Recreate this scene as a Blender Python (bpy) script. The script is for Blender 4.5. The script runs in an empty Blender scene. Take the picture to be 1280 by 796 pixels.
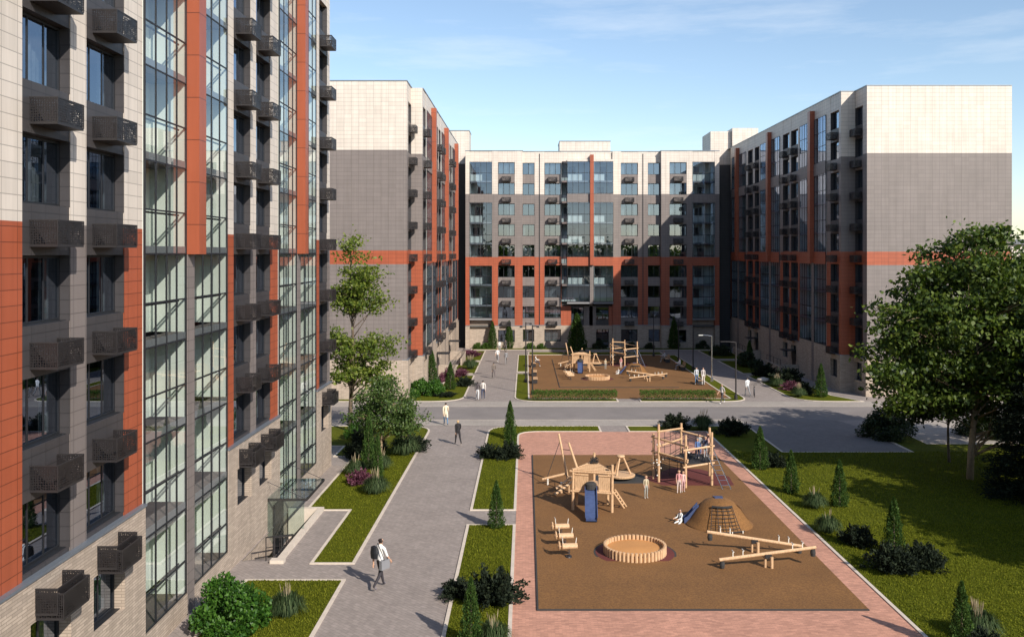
import bpy, bmesh, math, random
import numpy as np
from mathutils import Vector, Matrix
R = math.radians
scene = bpy.context.scene
COL = scene.collection
SLOPE = -0.0104                     # the courtyard falls gently away from the viewer
def G(y): return SLOPE * y

# ------------------------------------------------------------------ materials
def new_mat(name):
    m = bpy.data.materials.new(name); m.use_nodes = True
    nt = m.node_tree
    b = nt.nodes.get('Principled BSDF')
    return m, nt, b
def N(nt, typ, **kw):
    n = nt.nodes.new(typ)
    for k, v in kw.items():
        if k in n.inputs.keys() if isinstance(k, str) else False: n.inputs[k].default_value = v
        else: setattr(n, k, v)
    return n
def L(nt, a, b): nt.links.new(a, b)
def rgba(c): return (c[0], c[1], c[2], 1)
def noise(nt, vec, scale, detail=4, rough=.55):
    n = nt.nodes.new('ShaderNodeTexNoise'); n.inputs['Scale'].default_value = scale
    n.inputs['Detail'].default_value = detail; n.inputs['Roughness'].default_value = rough
    if vec is not None: L(nt, vec, n.inputs['Vector'])
    return n
def ramp(nt, fac, stops):
    r = nt.nodes.new('ShaderNodeValToRGB'); e = r.color_ramp.elements
    while len(e) < len(stops): e.new(.5)
    for i, (p, c) in enumerate(stops): e[i].position = p; e[i].color = rgba(c) if len(c) == 3 else c
    L(nt, fac, r.inputs['Fac']); return r
def mixc(nt, fac, a, b, mode='MIX'):
    m = nt.nodes.new('ShaderNodeMix'); m.data_type = 'RGBA'; m.blend_type = mode
    for s, v in ((0, fac), (6, a), (7, b)):
        if hasattr(v, 'links') or hasattr(v, 'is_linked'): L(nt, v, m.inputs[s])
        elif s == 0: m.inputs[0].default_value = v
        else: m.inputs[s].default_value = rgba(v)
    return m.outputs[2]
def objco(nt): return nt.nodes.new('ShaderNodeTexCoord')
def bump(nt, h, bsdf, strength=.3, dist=.02):
    b = nt.nodes.new('ShaderNodeBump'); b.inputs['Strength'].default_value = strength
    b.inputs['Distance'].default_value = dist
    L(nt, h, b.inputs['Height']); L(nt, b.outputs[0], bsdf.inputs['Normal'])
def plain(name, c, rough=.6, metal=0., var=.12, sc=3.):
    m, nt, b = new_mat(name); t = objco(nt)
    n = noise(nt, t.outputs['Object'], sc)
    lo = tuple(x*(1-var) for x in c); hi = tuple(min(1, x*(1+var)) for x in c)
    r = ramp(nt, n.outputs['Fac'], [(.3, lo), (.7, hi)])
    L(nt, r.outputs[0], b.inputs['Base Color'])
    b.inputs['Roughness'].default_value = rough; b.inputs['Metallic'].default_value = metal
    return m
def wallvec(nt):
    """facade coordinates from object space: along the wall, up the wall"""
    t = objco(nt)
    s = nt.nodes.new('ShaderNodeSeparateXYZ'); L(nt, t.outputs['Object'], s.inputs[0])
    sn = nt.nodes.new('ShaderNodeSeparateXYZ'); L(nt, t.outputs['Normal'], sn.inputs[0])
    a = nt.nodes.new('ShaderNodeMath'); a.operation = 'ABSOLUTE'; L(nt, sn.outputs[0], a.inputs[0])
    g = nt.nodes.new('ShaderNodeMath'); g.operation = 'GREATER_THAN'; g.inputs[1].default_value = .6; L(nt, a.outputs[0], g.inputs[0])
    mx = nt.nodes.new('ShaderNodeMix'); mx.data_type = 'FLOAT'
    L(nt, g.outputs[0], mx.inputs[0]); L(nt, s.outputs[0], mx.inputs[2]); L(nt, s.outputs[1], mx.inputs[3])
    c = nt.nodes.new('ShaderNodeCombineXYZ'); L(nt, mx.outputs[0], c.inputs[0]); L(nt, s.outputs[2], c.inputs[1])
    return c.outputs[0], t
def cladding(name, c, w=.65, h=.36, joint=.55, msz=.012, rough=.5, var=.05, offset=0.):
    m, nt, b = new_mat(name); v, t = wallvec(nt)
    br = nt.nodes.new('ShaderNodeTexBrick'); br.offset = offset; br.squash = 1
    L(nt, v, br.inputs['Vector'])
    br.inputs['Scale'].default_value = 1; br.inputs['Brick Width'].default_value = w; br.inputs['Row Height'].default_value = h
    br.inputs['Mortar Size'].default_value = msz; br.inputs['Mortar Smooth'].default_value = .1
    br.inputs['Color1'].default_value = rgba([x*(1-var) for x in c]); br.inputs['Color2'].default_value = rgba([min(.9, x*(1+var)) for x in c])
    br.inputs['Mortar'].default_value = rgba([x*joint for x in c])
    n = noise(nt, t.outputs['Object'], .35, 5)
    r = ramp(nt, n.outputs['Fac'], [(.25, (.9, .9, .9)), (.75, (1, 1, 1))])
    mp = nt.nodes.new('ShaderNodeMapping'); mp.inputs['Scale'].default_value = (2.2, 2.2, .12); L(nt, t.outputs['Object'], mp.inputs[0])
    n3 = noise(nt, mp.outputs[0], 1.6, 6, .65)
    r3 = ramp(nt, n3.outputs['Fac'], [(.32, (.86, .86, .85)), (.60, (1, 1, 1))])
    c1 = mixc(nt, 1., br.outputs[0], r.outputs[0], 'MULTIPLY')
    L(nt, mixc(nt, 1., c1, r3.outputs[0], 'MULTIPLY'), b.inputs['Base Color'])
    b.inputs['Roughness'].default_value = rough
    bump(nt, br.outputs['Fac'], b, -.25, .01)
    return m
M = {}
M['cream'] = cladding('cream_panels', (.65, .575, .505))
M['gray'] = cladding('taupe_panels', (.200, .169, .158))
M['red'] = cladding('terracotta_panels', (.355, .084, .036), joint=.45)
M['dark'] = cladding('dark_grey_panels', (.050, .045, .047), joint=.5)
M['brick'] = cladding('long_format_brick', (.43, .345, .275), w=.42, h=.085, joint=.62, msz=.01, rough=.85, var=.17, offset=.5)
M['pillar'] = cladding('terracotta_metal', (.335, .084, .038), w=3, h=1.44, joint=.4, msz=.016, rough=.4, var=.02)
M['frame'] = plain('anthracite_frame', (.011, .012, .015), .5, 0., .05)
M['metal'] = plain('black_metal', (.028, .025, .026), .5, .2, .1)
M['inner'] = plain('pale_plaster', (.63, .66, .61), .8, 0, .06, .4)
M['slabm'] = plain('slab_edge', (.20, .20, .21), .6, 0, .05)
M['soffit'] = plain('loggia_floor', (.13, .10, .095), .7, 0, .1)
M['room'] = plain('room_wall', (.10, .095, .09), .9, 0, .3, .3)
M['roofm'] = plain('roof_membrane', (.16, .17, .19), .8)
M['cap'] = plain('parapet_flashing', (.22, .25, .29), .4, .5, .05)
M['curtain'] = plain('curtain_cloth', (.50, .52, .47), .9, 0, .25, 4.)
M['white'] = plain('white_plaster', (.75, .73, .68), .6, 0, .05)
def glass_mat(name, tint, base=.07, ior=1.55, rough=.0, gcol=(.9, .95, 1.)):
    m, nt, b = new_mat(name); nt.nodes.remove(b)
    out = nt.nodes['Material Output']
    lw = nt.nodes.new('ShaderNodeLayerWeight'); lw.inputs['Blend'].default_value = .5
    pw = nt.nodes.new('ShaderNodeMath'); pw.operation = 'POWER'; pw.inputs[1].default_value = 4.; L(nt, lw.outputs['Facing'], pw.inputs[0])
    ad = nt.nodes.new('ShaderNodeMath'); ad.operation = 'MULTIPLY_ADD'; ad.use_clamp = True; ad.inputs[1].default_value = 1-base; ad.inputs[2].default_value = base; L(nt, pw.outputs[0], ad.inputs[0])
    tr = nt.nodes.new('ShaderNodeBsdfTransparent'); tr.inputs[0].default_value = rgba(tint)
    gl = nt.nodes.new('ShaderNodeBsdfGlossy'); gl.inputs['Roughness'].default_value = rough; gl.inputs[0].default_value = rgba(gcol)
    mx = nt.nodes.new('ShaderNodeMixShader')
    L(nt, ad.outputs[0], mx.inputs[0]); L(nt, tr.outputs[0], mx.inputs[1]); L(nt, gl.outputs[0], mx.inputs[2]); L(nt, mx.outputs[0], out.inputs[0])
    return m
M['glass'] = glass_mat('window_glass', (.34, .38, .43), .26, gcol=(.68, .80, 1.))
M['bayglass'] = glass_mat('loggia_glass', (.86, .90, .885), .12, gcol=(.9, .95, 1.))
M['farglass'] = glass_mat('balcony_glass', (.66, .73, .78), .17, gcol=(.62, .74, 1.))
M['canopyglass'] = glass_mat('canopy_glass', (.80, .87, .85), .08)
def perf_mat():
    m, nt, b = new_mat('perforated_sheet'); v, t = wallvec(nt)
    out = nt.nodes['Material Output']
    b.inputs['Base Color'].default_value = rgba((.024, .021, .022)); b.inputs['Roughness'].default_value = .45; b.inputs['Metallic'].default_value = .3
    vo = nt.nodes.new('ShaderNodeTexVoronoi'); vo.inputs['Scale'].default_value = 17; vo.inputs['Randomness'].default_value = .25; L(nt, v, vo.inputs['Vector'])
    n = noise(nt, v, 2.6, 1)
    s = nt.nodes.new('ShaderNodeMath'); s.operation = 'MULTIPLY_ADD'; s.inputs[1].default_value = .62; s.inputs[2].default_value = .05; L(nt, n.outputs['Fac'], s.inputs[0])
    lt = nt.nodes.new('ShaderNodeMath'); lt.operation = 'LESS_THAN'; L(nt, vo.outputs['Distance'], lt.inputs[0]); L(nt, s.outputs[0], lt.inputs[1])
    tr = nt.nodes.new('ShaderNodeBsdfTransparent'); mx = nt.nodes.new('ShaderNodeMixShader')
    L(nt, lt.outputs[0], mx.inputs[0]); L(nt, b.outputs[0], mx.inputs[1]); L(nt, tr.outputs[0], mx.inputs[2]); L(nt, mx.outputs[0], out.inputs[0])
    return m
M['perf'] = perf_mat()
def paving(name, c, w=.3, h=.15, rot=45, joint=.72, var=.10, big=.12):
    m, nt, b = new_mat(name); t = objco(nt)
    mp = nt.nodes.new('ShaderNodeMapping'); mp.inputs['Rotation'].default_value = (0, 0, R(rot)); L(nt, t.outputs['Object'], mp.inputs[0])
    br = nt.nodes.new('ShaderNodeTexBrick'); L(nt, mp.outputs[0], br.inputs['Vector'])
    br.inputs['Scale'].default_value = 1; br.inputs['Brick Width'].default_value = w; br.inputs['Row Height'].default_value = h
    br.inputs['Mortar Size'].default_value = .008
    br.inputs['Color1'].default_value = rgba([x*(1-var) for x in c]); br.inputs['Color2'].default_value = rgba([x*(1+var) for x in c]); br.inputs['Mortar'].default_value = rgba([x*joint for x in c])
    n = noise(nt, t.outputs['Object'], .5, 6, .65); n2 = noise(nt, t.outputs['Object'], 5., 3)
    r = ramp(nt, n.outputs['Fac'], [(.25, (1-big*1.5,)*3), (.75, (1+big*.2,)*3)])
    r2 = ramp(nt, n2.outputs['Fac'], [(.3, (.88,)*3), (.7, (1.06,)*3)])
    c1 = mixc(nt, 1., br.outputs[0], r.outputs[0], 'MULTIPLY'); c2 = mixc(nt, 1., c1, r2.outputs[0], 'MULTIPLY')
    L(nt, c2, b.inputs['Base Color']); b.inputs['Roughness'].default_value = .85
    bump(nt, br.outputs['Fac'], b, -.3, .01)
    return m
M['pave'] = paving('grey_pavers', (.300, .252, .225))
M['pavedark'] = paving('parking_pavers', (.20, .175, .165))
M['pink'] = paving('pink_brick_pavers', (.53, .265, .182), w=.24, h=.08, rot=0, var=.2, joint=.8)
M['walk'] = paving('pale_pavers', (.36, .315, .275), w=.6, h=.3, rot=0, var=.06)
def ground_mat(name, c, sc, lo, hi, rough=.9, bstr=.4, sc2=.4):
    m, nt, b = new_mat(name); t = objco(nt)
    n = noise(nt, t.outputs['Object'], sc, 6, .7); n2 = noise(nt, t.outputs['Object'], sc2, 5, .6)
    r = ramp(nt, n.outputs['Fac'], [(.28, tuple(x*lo for x in c)), (.72, tuple(x*hi for x in c))])
    r2 = ramp(nt, n2.outputs['Fac'], [(.3, (.84,)*3), (.7, (1.08,)*3)])
    L(nt, mixc(nt, 1., r.outputs[0], r2.outputs[0], 'MULTIPLY'), b.inputs['Base Color']); b.inputs['Roughness'].default_value = rough
    bump(nt, n.outputs['Fac'], b, bstr, .02)
    return m
M['asphalt'] = ground_mat('asphalt', (.205, .180, .168), 22, .85, 1.15)
M['rubber'] = ground_mat('brown_rubber_crumb', (.172, .078, .021), 15, .5, 1.6, sc2=.55)
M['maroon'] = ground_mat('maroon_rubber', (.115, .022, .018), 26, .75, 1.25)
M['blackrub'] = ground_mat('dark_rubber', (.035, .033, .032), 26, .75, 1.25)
M['sand'] = ground_mat('sand', (.54, .25, .080), 24, .85, 1.12)
M['kerb'] = plain('pale_concrete', (.56, .48, .40), .85, 0, .10, 3)
M['earth'] = ground_mat('earth', (.10, .08, .05), 6, .7, 1.3)
def lawn_mat():
    m, nt, b = new_mat('lawn'); t = objco(nt)
    n = noise(nt, t.outputs['Object'], 14, 6, .75); n2 = noise(nt, t.outputs['Object'], .6, 5, .65); n3 = noise(nt, t.outputs['Object'], 3.2, 4, .6)
    r = ramp(nt, n.outputs['Fac'], [(.3, (.036, .048, .003)), (.55, (.098, .112, .007)), (.75, (.165, .168, .015))])
    r2 = ramp(nt, n2.outputs['Fac'], [(.3, (.78, .82, .8)), (.7, (1.12, 1.06, 1.))])
    r3 = ramp(nt, n3.outputs['Fac'], [(.3, (.85, .85, .85)), (.7, (1.12, 1.1, 1.05))])
    c = mixc(nt, 1., mixc(nt, 1., r.outputs[0], r2.outputs[0], 'MULTIPLY'), r3.outputs[0], 'MULTIPLY')
    L(nt, c, b.inputs['Base Color']); b.inputs['Roughness'].default_value = .95; b.inputs['Specular IOR Level'].default_value = .1
    bump(nt, n.outputs['Fac'], b, .8, .05)
    return m
M['lawn'] = lawn_mat()
def leaf_mat(name, lo, mid, hi, trans=.3, rough=.5, spec=.35):
    m, nt, b = new_mat(name); out = nt.nodes['Material Output']
    g = nt.nodes.new('ShaderNodeNewGeometry')
    r = ramp(nt, g.outputs['Random Per Island'], [(0., lo), (.5, mid), (1., hi)])
    L(nt, r.outputs[0], b.inputs['Base Color']); b.inputs['Roughness'].default_value = rough; b.inputs['Specular IOR Level'].default_value = spec
    tl = nt.nodes.new('ShaderNodeBsdfTranslucent')
    L(nt, mixc(nt, 1., r.outputs[0], (1.3, 1.35, .7), 'MULTIPLY'), tl.inputs[0])
    mx = nt.nodes.new('ShaderNodeMixShader'); mx.inputs[0].default_value = trans
    L(nt, b.outputs[0], mx.inputs[1]); L(nt, tl.outputs[0], mx.inputs[2]); L(nt, mx.outputs[0], out.inputs[0])
    return m
M['leaf_big'] = leaf_mat('broad_leaf', (.022, .044, .007), (.060, .098, .014), (.135, .175, .030), .33)
M['leaf_yel'] = leaf_mat('yellow_green_leaf', (.050, .085, .010), (.115, .165, .022), (.21, .24, .04), .4)
M['leaf_pine'] = leaf_mat('feathery_leaf', (.030, .062, .014), (.068, .118, .028), (.13, .185, .05), .35)
M['leaf_con'] = leaf_mat('thuja_leaf', (.014, .038, .008), (.038, .082, .016), (.095, .15, .034), .25, .7, .15)
M['leaf_bright'] = leaf_mat('bright_shrub_leaf', (.016, .055, .006), (.038, .108, .011), (.085, .18, .024), .3)
M['leaf_jun'] = leaf_mat('dark_juniper', (.006, .010, .007), (.014, .021, .012), (.032, .042, .022), .1, .7, .12)
M['leaf_dark'] = leaf_mat('dark_bush_leaf', (.010, .020, .008), (.024, .040, .013), (.05, .07, .022), .2)
M['leaf_purp'] = leaf_mat('purple_leaf', (.055, .015, .028), (.125, .034, .062), (.21, .085, .12), .2)
M['leaf_hedge'] = leaf_mat('hedge_leaf', (.022, .055, .008), (.055, .110, .016), (.11, .17, .035), .3, .7, .15)
M['blade'] = leaf_mat('ornamental_blade', (.022, .042, .016), (.050, .080, .030), (.095, .125, .052), .25, .7, .15)
M['plume'] = leaf_mat('seed_plume', (.22, .17, .10), (.36, .29, .18), (.48, .40, .27), .2)
M['grassblade'] = leaf_mat('lawn_blade', (.050, .066, .004), (.120, .138, .010), (.21, .215, .022), .3, .9, .1)
M['bark'] = ground_mat('bark', (.125, .09, .062), 9, .55, 1.4, bstr=.9)
M['barkpale'] = ground_mat('pale_bark', (.30, .215, .13), 9, .65, 1.3, bstr=.7)
def wood_mat():
    m, nt, b = new_mat('robinia_wood'); t = objco(nt)
    mp = nt.nodes.new('ShaderNodeMapping'); mp.inputs['Scale'].default_value = (7, 7, 1.2); L(nt, t.outputs['Object'], mp.inputs[0])
    n = noise(nt, mp.outputs[0], 4, 5, .6)
    r = ramp(nt, n.outputs['Fac'], [(.22, (.33, .195, .10)), (.62, (.63, .405, .23))])
    L(nt, r.outputs[0], b.inputs['Base Color']); b.inputs['Roughness'].default_value = .6
    bump(nt, n.outputs['Fac'], b, .25, .01)
    return m
M['wood'] = wood_mat()
M['blue'] = plain('blue_plastic', (.050, .072, .155), .35, 0, .15, 5)
M['steel'] = plain('stainless_steel', (.62, .64, .66), .2, 1., .04)
M['rope'] = plain('black_rope', (.022, .02, .02), .8)
M['plug'] = plain('white_cap', (.72, .68, .6), .5)
M['lamp'] = plain('lamp_glass', (.7, .7, .66), .3)

# ------------------------------------------------------------------ mesh builder
class MB:
    def __init__(s): s.v = []; s.f = []; s.m = []
    def quad(s, pts, m=0):
        i = len(s.v); s.v += [tuple(p) for p in pts]; s.f.append(tuple(range(i, i+len(pts)))); s.m.append(m)
    def box(s, x0, x1, y0, y1, z0, z1, m=0):
        if x1 < x0: x0, x1 = x1, x0
        if y1 < y0: y0, y1 = y1, y0
        if z1 - z0 < 1e-4: return
        i = len(s.v)
        s.v += [(x0,y0,z0),(x1,y0,z0),(x1,y1,z0),(x0,y1,z0),(x0,y0,z1),(x1,y0,z1),(x1,y1,z1),(x0,y1,z1)]
        for q in ((0,3,2,1),(4,5,6,7),(0,1,5,4),(1,2,6,5),(2,3,7,6),(3,0,4,7)):
            s.f.append(tuple(i+k for k in q)); s.m.append(m)
    def tube(s, p0, p1, r0, r1=None, n=8, m=0, cap=True):
        r1 = r0 if r1 is None else r1
        p0 = Vector(p0); p1 = Vector(p1); d = (p1-p0).normalized()
        a = d.orthogonal().normalized(); b = d.cross(a); i = len(s.v)
        for p, r in ((p0, r0), (p1, r1)):
            for k in range(n):
                t = 2*math.pi*k/n; s.v.append(tuple(p + a*math.cos(t)*r + b*math.sin(t)*r))
        for k in range(n):
            s.f.append((i+k, i+(k+1) % n, i+n+(k+1) % n, i+n+k)); s.m.append(m)
        if cap:
            s.f.append(tuple(i+k for k in reversed(range(n)))); s.m.append(m)
            s.f.append(tuple(i+n+k for k in range(n))); s.m.append(m)
    def path(s, pts, radii, n=8, m=0):
        """one continuous tapered tube through points"""
        pts = [Vector(p) for p in pts]; i = len(s.v); K = len(pts)
        if not hasattr(radii, '__len__'): radii = [radii]*K
        a = None
        for k in range(K):
            d = (pts[min(k+1, K-1)] - pts[max(k-1, 0)]).normalized()
            a = d.orthogonal().normalized() if a is None else (a - d*a.dot(d)).normalized()
            b = d.cross(a)
            for j in range(n):
                t = 2*math.pi*j/n; s.v.append(tuple(pts[k] + (a*math.cos(t)+b*math.sin(t))*radii[k]))
        for k in range(K-1):
            for j in range(n):
                s.f.append((i+k*n+j, i+k*n+(j+1) % n, i+(k+1)*n+(j+1) % n, i+(k+1)*n+j)); s.m.append(m)
        s.f.append(tuple(i+j for j in reversed(range(n)))); s.m.append(m)
        s.f.append(tuple(i+(K-1)*n+j for j in range(n))); s.m.append(m)
    def lathe(s, prof, n=24, m=0, c=(0,0,0), sx=1, sy=1):
        i = len(s.v); K = len(prof)
        for (r, z) in prof:
            for j in range(n):
                t = 2*math.pi*j/n; s.v.append((c[0]+r*sx*math.cos(t), c[1]+r*sy*math.sin(t), c[2]+z))
        for k in range(K-1):
            for j in range(n):
                s.f.append((i+k*n+j, i+k*n+(j+1) % n, i+(k+1)*n+(j+1) % n, i+(k+1)*n+j)); s.m.append(m)
        s.f.append(tuple(i+j for j in reversed(range(n)))); s.m.append(m)
        s.f.append(tuple(i+(K-1)*n+j for j in range(n))); s.m.append(m)
    def prism(s, poly, z0, z1, m=0):
        n = len(poly); i = len(s.v)
        z0f = z0 if callable(z0) else (lambda x, y: z0); z1f = z1 if callable(z1) else (lambda x, y: z1)
        s.v += [(x, y, z0f(x, y)) for x, y in poly] + [(x, y, z1f(x, y)) for x, y in poly]
        s.f.append(tuple(i+k for k in reversed(range(n)))); s.m.append(m)
        s.f.append(tuple(i+n+k for k in range(n))); s.m.append(m)
        for k in range(n):
            s.f.append((i+k, i+(k+1) % n, i+n+(k+1) % n, i+n+k)); s.m.append(m)
    def mesh(s, name, mats, smooth=False, recalc=True):
        me = bpy.data.meshes.new(name); me.from_pydata(s.v, [], s.f)
        for mt in (mats if isinstance(mats, (list, tuple)) else [mats]): me.materials.append(mt)
        me.polygons.foreach_set('material_index', s.m)
        if smooth: me.polygons.foreach_set('use_smooth', [True]*len(s.f))
        if not recalc: me.update(); return me
        bm = bmesh.new(); bm.from_mesh(me); bmesh.ops.recalc_face_normals(bm, faces=bm.faces[:]); bm.to_mesh(me); bm.free()
        me.update(); return me
    def build(s, name, mats, parent=None, loc=(0,0,0), smooth=False, recalc=True):
        return link(name, s.mesh(name, mats, smooth, recalc), parent, loc)
def link(name, me, parent=None, loc=(0,0,0), rz=0):
    o = bpy.data.objects.new(name, me); COL.objects.link(o); o.location = loc; o.rotation_euler = (0, 0, rz)
    if parent is not None: o.parent = parent
    return o
def tag(o, label=None, cat=None, group=None, kind=None):
    if label: o['label'] = label
    if cat: o['category'] = cat
    if group: o['group'] = group
    if kind: o['kind'] = kind
    return o
def thing(name, label, cat, loc=(0,0,0), rz=0, group=None):
    return tag(link(name, None, None, loc, rz), label, cat, group)
def at(x, y, dz=0): return (x, y, G(y)+dz)
def copy_tree(o, parent=None):
    c = o.copy(); COL.objects.link(c)
    if parent is not None: c.parent = parent
    for ch in list(o.children): copy_tree(ch, c)
    return c

# ------------------------------------------------------------------ ground
def ground_sheet(name, poly, mat, off):
    mb = MB(); cy = sum(p[1] for p in poly)/len(poly)
    mb.quad([(x, y, G(y)+off) for x, y in poly], 0)
    o = mb.build(name, mat); 
    if o.data.polygons[0].normal.z < 0: o.data.flip_normals()
    return tag(o, kind='structure')
def rounded(poly, radii, n=6):
    """round chosen corners: radii {index: r}"""
    out = []; K = len(poly)
    for i, p in enumerate(poly):
        r = radii.get(i, 0)
        if not r: out.append(p); continue
        P = Vector(p); A = (Vector(poly[i-1])-P).normalized(); B = (Vector(poly[(i+1) % K])-P).normalized()
        p0, p2 = P+A*r, P+B*r
        for k in range(n+1):
            t = k/n; q = p0*(1-t)**2 + P*2*t*(1-t) + p2*t*t; out.append((q.x, q.y))
    return out
def inset(poly, d):
    K = len(poly); ar = sum(poly[i-1][0]*poly[i][1]-poly[i][0]*poly[i-1][1] for i in range(K)); sgn = 1 if ar > 0 else -1
    out = []
    for i in range(K):
        P = Vector(poly[i]); a = (P-Vector(poly[i-1])); b = (Vector(poly[(i+1) % K])-P)
        a = a.normalized(); b = b.normalized()
        na = Vector((-a.y, a.x))*sgn; nb = Vector((-b.y, b.x))*sgn
        m = na+nb; l = m.length
        m = m/l if l > 1e-6 else na
        out.append(tuple(P + m*d/max(.35, m.dot(na))))
    return out
LAWNS = []
def lawn(poly, kerb=True, kw=.13, edges=None):
    LAWNS.append(poly)
    inn = inset(poly, kw) if kerb else poly
    ground_sheet('lawn', inn, M['lawn'], .028)
    if kerb:
        mb = MB(); K = len(poly)
        for i in range(K):
            j = (i+1) % K
            if edges is not None and i not in edges: continue
            o0, o1, i0, i1 = poly[i], poly[j], inn[i], inn[j]
            q = lambda p, z: (p[0], p[1], G(p[1])+z)
            mb.quad([q(o0,.045), q(o1,.045), q(i1,.045), q(i0,.045)])
            mb.quad([q(o0,-.1), q(o1,-.1), q(o1,.045), q(o0,.045)])
            mb.quad([q(i0,.0), q(i1,.0), q(i1,.045), q(i0,.045)])
        tag(mb.build('kerb', M['kerb']), kind='structure')
PX0, PX1, PY0, PY1 = -11.42, -9.75, 37.0, 44.3       # sunken entrance of the near block
mb = MB()
def gq(x0, x1, y0, y1, off=-.02): mb.quad([(x0,y0,G(y0)+off),(x1,y0,G(y0)+off),(x1,y1,G(y1)+off),(x0,y1,G(y1)+off)])
gq(-600, PX0, -80, 1200); gq(PX1, 700, -80, 1200); gq(PX0, PX1, -80, PY0); gq(PX0, PX1, PY1, 1200)
tag(mb.build('ground', M['earth']), kind='structure')
# grey pavers: everything between the lawns, in strips that leave the sunken entrance open
def pave(name, rects, mat, off):
    mb = MB()
    for x0, x1, y0, y1 in rects: mb.quad([(x0,y0,G(y0)+off),(x1,y0,G(y0)+off),(x1,y1,G(y1)+off),(x0,y1,G(y1)+off)])
    return tag(mb.build(name, mat), kind='structure')
pave('paved_path', [(-24, PX0, 8, 70), (PX0, PX1, 8, PY0), (PX0, PX1, PY1, 70), (PX1, 12.6, 8, 70), (12.6, 27.2, 56, 70)], M['pave'], .0)
pave('side_pavement', [(26.6, 60, 60.8, 70)], M['walk'], .006)
pave('courtyard_path', [(-40, 60, 76.9, 129.2)], M['pave'], .0)
pave('road', [(-80, 120, 70.0, 76.9)], M['asphalt'], -.004)
pave('pavement', [(-60, 60, 76.6, 79.4)], M['walk'], .008)
pave('pavement', [(-60, 16.4, 67.6, 70.25)], M['walk'], .008)
ground_sheet('parking_area', [(16.4, 58.3), (24.3, 58.3), (24.4, 66.8), (23.6, 70.2), (16.4, 70.2)], M['pavedark'], .012)
mb = MB()
for y0, y1 in ((70.1, 70.25), (76.6, 76.75)):
    mb.box(-60, 16.3 if y0 < 72 else 60, y0, y1, G(y0)-.2, G(y0)+.025)
tag(mb.build('road_kerb', M['walk']), kind='structure')
# lawns
lawn([(-10.6, 10), (-6.8, 10), (-6.8, 34.8), (-10.6, 34.8)])
lawn(rounded([(-8.6, 36.6), (-6.8, 36.6), (-6.8, 67.4), (-40, 67.4), (-40, 60), (-11.9, 60), (-11.9, 56.8), (-10.65, 56.8), (-10.65, 44.5), (-8.55, 44.5)], {2: 2.2}))
lawn([(-2.7, 10), (-.45, 10), (-.45, 42.1), (-2.7, 42.1)])
lawn(rounded([(-2.7, 44.5), (-.45, 44.5), (-.45, 65.2), (5.4, 65.2), (5.4, 67.4), (-2.7, 67.4)], {5: 2.4, 2: 1.6}))
lawn([(7.3, 65.2), (12.75, 65.2), (12.75, 8), (80, 8), (80, 60.8), (26.6, 60.8), (26.6, 67.2), (24.4, 67.2), (24.4, 58.2), (16.3, 58.2), (16.3, 67.4), (7.3, 67.4)])
lawn(rounded([(-60, 79.3), (-5.4, 79.3), (-5.4, 97.6), (-8.2, 97.6), (-8.2, 86.0), (-9.2, 86.0), (-9.2, 84.6), (-60, 84.6)], {1: 3.}))
lawn([(-5.4, 99.2), (-5.4, 110.8), (-8.0, 110.8), (-8.0, 99.2)])
lawn([(-5.4, 112.2), (-5.4, 124.8), (-8.2, 124.8), (-8.2, 112.2)])
lawn(rounded([(-1, 79.3), (8.05, 79.3), (8.05, 81.0), (.35, 81.0), (.35, 99.2), (-1, 99.2)], {0: 2.6}))
lawn([(-1, 100.8), (.35, 100.8), (.35, 119.2), (-1, 119.2)])
lawn(rounded([(9.9, 79.3), (19.4, 79.3), (19.4, 119), (18.0, 119), (18.0, 81.0), (9.9, 81.0)], {1: 2.4}))
lawn(rounded([(23.4, 79.3), (29.2, 79.3), (27.6, 82.9), (27.6, 97.5), (23.4, 97.5)], {0: 3.4}))
lawn([(23.4, 99.2), (27.4, 99.2), (27.4, 112.2), (23.4, 112.2)])
lawn([(23.4, 114), (27.4, 114), (27.4, 125), (23.4, 125)])
lawn([(.35, 119.4), (18, 119.4), (18, 123), (.35, 123)])
lawn([(-7.5, 126.2), (26.5, 126.2), (26.5, 129.0), (-7.5, 129.0)])
lawn([(32.5, 79.5), (80, 79.5), (80, 82.0), (32.5, 82.0)])
# playground surfaces
def playground_floor(dx, dy, big=None):
    ground_sheet('brick_paving' if big is None else 'play_surface', rounded([(-.45, 8), (12.76, 8), (12.76, 65.2), (-.45, 65.2)], {3: 1.6}) if big is None else big, M['pink'] if big is None else M['rubber'], .012)
    mb = MB(); mb.prism([(.45+dx, 31.75+dy), (11.85+dx, 31.75+dy), (11.85+dx, 57.2+dy), (.45+dx, 57.2+dy)], lambda x, y: G(y)-.1, lambda x, y: G(y)+.05)
    tag(mb.build('play_surface', M['rubber']), kind='structure')
    mb = MB()
    for a, b in (((.45, 31.75), (11.85, 31.75)), ((.45, 57.2), (.45, 31.75))):
        x0, x1 = sorted((a[0], b[0])); y0, y1 = sorted((a[1], b[1]))
        mb.prism([(x0-.06+dx, y0-.06+dy), (x1+.0+dx, y0-.06+dy), (x1+.0+dx, y1-.002+dy), (x0-.06+dx, y1-.002+dy)] if y1-y0 < 1 else [(x0-.06+dx, y0+.003+dy), (x0-.003+dx, y0+.003+dy), (x0-.003+dx, y1+dy), (x0-.06+dx, y1+dy)],
                 lambda x, y: G(y)-.1, lambda x, y: G(y)+.058)
    tag(mb.build('play_surface_edging', M['blackrub']), kind='structure')
playground_floor(0, 0)
playground_floor(2.85, 56.5, [(.36, 81.0), (18.0, 81.0), (18.0, 119.2), (.36, 119.2)])

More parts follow.
